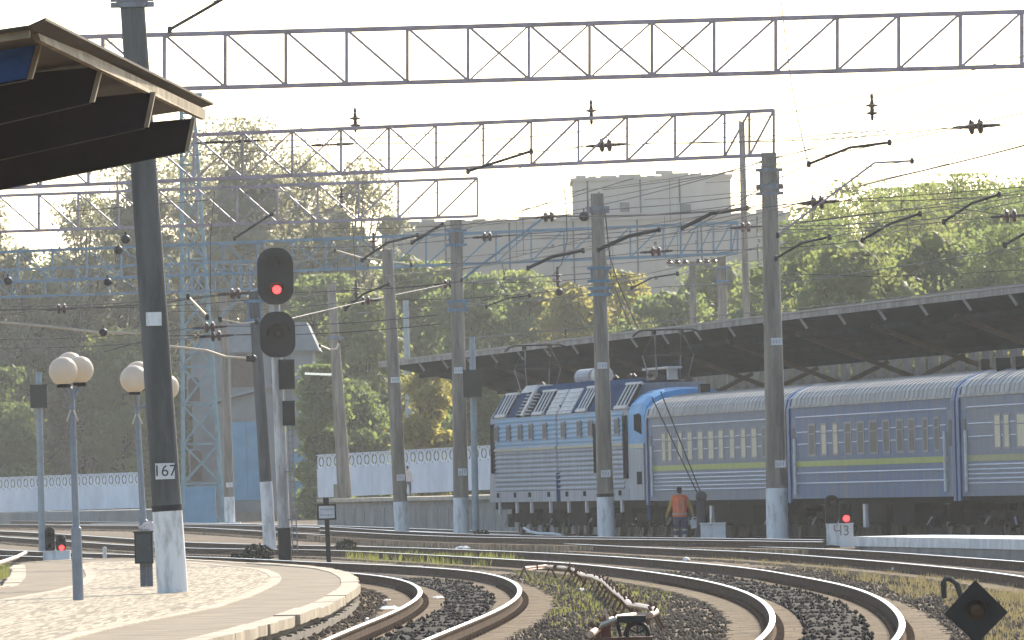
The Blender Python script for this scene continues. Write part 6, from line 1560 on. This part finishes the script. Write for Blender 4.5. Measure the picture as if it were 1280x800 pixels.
def scatter(poly_px, n, z=GZ, clump=0.0, seed=1):
    w_ = [G(x, y, z) for x, y in poly_px]; po = [(v.x, v.y) for v in w_]
    x0, x1 = min(p[0] for p in po), max(p[0] for p in po); y0, y1 = min(p[1] for p in po), max(p[1] for p in po)
    rs = random.Random(seed); out = []; cs = [(rs.uniform(x0, x1), rs.uniform(y0, y1)) for _ in range(400)]
    tries = 0
    while len(out) < n and tries < n * 60:
        tries += 1
        if rs.random() < clump: c_ = rs.choice(cs); x, y = rs.gauss(c_[0], .12), rs.gauss(c_[1], 1.2)
        else: x, y = rs.uniform(x0, x1), rs.uniform(y0, y1)
        if pip(x, y, po): out.append((x, y, z + rise(y)))
    return out
grass('grass', 'tall green weeds behind the nearest curved rail', scatter([(420, 697), (640, 702), (660, 709), (600, 712), (440, 701.5)], 2200, clump=.8), 0.06, 0.32, M_grass)
grass('grass', 'sparse weeds around the rusty pipe', scatter([(640, 714), (700, 705), (740, 714), (800, 727), (840, 745), (830, 775), (760, 800), (690, 790), (675, 740)], 3000, clump=.75, seed=2), 0.03, 0.10, M_grass)
grass('dry_grass', 'dry yellow grass strip between the middle tracks', scatter([(850, 698), (950, 700), (1100, 707), (1220, 719), (1290, 728), (1290, 760), (1180, 745), (1140, 752), (1100, 735), (1040, 718), (980, 709), (900, 703)], 7000, clump=.85, seed=3), 0.03, 0.15, M_dry)
grass('dry_grass', 'dry grass around the diamond signal', scatter([(1170, 745), (1290, 745), (1300, 830), (1240, 830)], 2400, clump=.85, seed=4), 0.03, 0.13, M_dry)
grass('grass', 'green patch left of the platform kerb', scatter([(-30, 708), (12, 708), (12, 722), (-30, 736)], 1500, clump=.3, seed=5), 0.05, 0.16, M_grass)
def bush(label, px, py, Y, wd, hh, m, n=900):
    s_ = FPX / Y; c = P(px, py, Y); c.z = gz(Y)
    t = thing('bush', label, 'bush', tuple(c), 0, 'low trackside bushes')
    r_ = np.random.default_rng(int(px)); d = r_.normal(size=(n, 3)); d /= np.linalg.norm(d, axis=1)[:, None]
    ctr = d * (r_.uniform(.3, 1, n) ** .5)[:, None] * np.array([wd / 2, wd / 2, hh * .55]) + np.array([0, 0, hh * .5])
    a1 = r_.normal(size=(n, 3)); a1 /= np.linalg.norm(a1, axis=1)[:, None]; a2 = np.cross(a1, r_.normal(size=(n, 3))); a2 /= np.linalg.norm(a2, axis=1)[:, None]
    q_ = np.stack([ctr - a1 * .05, ctr + a2 * .03, ctr + a1 * .05, ctr - a2 * .03], 1).reshape(-1, 3)
    o = bpy.data.objects.new('leaves', mesh_np('leaves', q_, np.arange(4 * n).reshape(n, 4), m)); COL.objects.link(o); o.parent = t
    b = MB()
    for k in range(7): e = Vector(ctr[k]); b.tube([c, c + e * .5, c + e], [.02, .015, .006], 5, caps=False)
    b.build('stems', M_bark, t); return t
M_bushd = mat('dark_bush_leaf', (0.02, 0.026, 0.014), 0.7, var=0.3)
bush('dark low bush at the foot of the main signal', 322, 697, 268, 0.95, 0.55, M_bushd)
bush('dark low bush beside the small framed notice', 432, 672, 300, 0.7, 0.45, M_bushd, 500)
bush('dark low bush right of the pole with blue clamp', 600, 672, 325, 0.75, 0.5, M_bushd, 500)
bush('dark low bush left of the signal foot bush', 299, 699, 272, 0.6, 0.3, M_bushd, 400)

# ballast stones near the camera
polyE = [(p.x, p.y) for p in outline]
pts = []
rs = random.Random(11)
while len(pts) < 30000:
    y = rs.uniform(98, 215); x = rs.uniform(-0.056 * y, 0.056 * y)
    if x < -1.0 and pip(x, y, polyE): continue
    pts.append((x, y))
zz_ = [GZ + 0.02] * len(pts); n_loose = len(pts)
for md in MIDS[:2]:
    for p_ in md:
        if 98 < p_[1] < 200:
            for _ in range(11): pts.append((p_[0] + rs.uniform(-.42, .42), p_[1] + rs.uniform(-.5, .5))); zz_.append(p_[2] - 0.135)
pts = np.array(pts); n = len(pts)
oc = np.array([(1, 0, 0), (0, 1, 0), (-1, 0, 0), (0, -1, 0), (0, 0, 1), (0, 0, -1)], float)
v = oc[None] * rng.uniform(0.018, 0.045, (n, 1, 3)) * rng.uniform(.6, 1.3, (n, 6, 1))
an_ = rng.uniform(0, np.pi, n); ca_, sa_ = np.cos(an_)[:, None], np.sin(an_)[:, None]
v = np.stack([v[..., 0] * ca_ - v[..., 1] * sa_, v[..., 0] * sa_ + v[..., 1] * ca_, v[..., 2]], -1)
v += np.c_[pts, np.array(zz_)][:, None, :]
of = np.array([(0, 1, 4), (1, 2, 4), (2, 3, 4), (3, 0, 4), (1, 0, 5), (2, 1, 5), (3, 2, 5), (0, 3, 5)])
M_stone_dark = mat('oily_ballast_stone', (0.06, 0.05, 0.043), 0.9, scale=0.8, col2=(0.018, 0.017, 0.017), spec=0.05)
for (i0_, i1_, ml_, lb_) in ((0, n_loose, M_stone, 'loose brown ballast stones beside the tracks'), (n_loose, n, M_stone_dark, 'dark oily ballast stones heaped between the rails')):
    k_ = i1_ - i0_; f = (of[None] + (np.arange(k_) * 6)[:, None, None]).reshape(-1, 3)
    o = bpy.data.objects.new('ballast_stones', mesh_np('ballast_stones', v[i0_:i1_].reshape(-1, 3), f, ml_)); COL.objects.link(o)
    tag(o, lb_, 'ballast', kind='stuff')

# ------------------------------------------------------------------ haze
hm = bpy.data.materials.new('haze_air'); hm.use_nodes = True; hn = hm.node_tree; hn.nodes.clear()
ho = hn.nodes.new('ShaderNodeOutputMaterial'); pv = hn.nodes.new('ShaderNodeVolumePrincipled')
pv.inputs['Color'].default_value = (0.86, 0.88, 0.90, 1); pv.inputs['Density'].default_value = 0.00013; pv.inputs['Anisotropy'].default_value = 0.4
hn.links.new(pv.outputs[0], ho.inputs['Volume'])
b = MB(); b.box(-490, 490, -70, 1210, -1.6, 34.0); o = b.build('haze', hm); tag(o, kind='stuff')
for ob in bpy.data.objects:
    if '_o' in ob: del ob['_o']
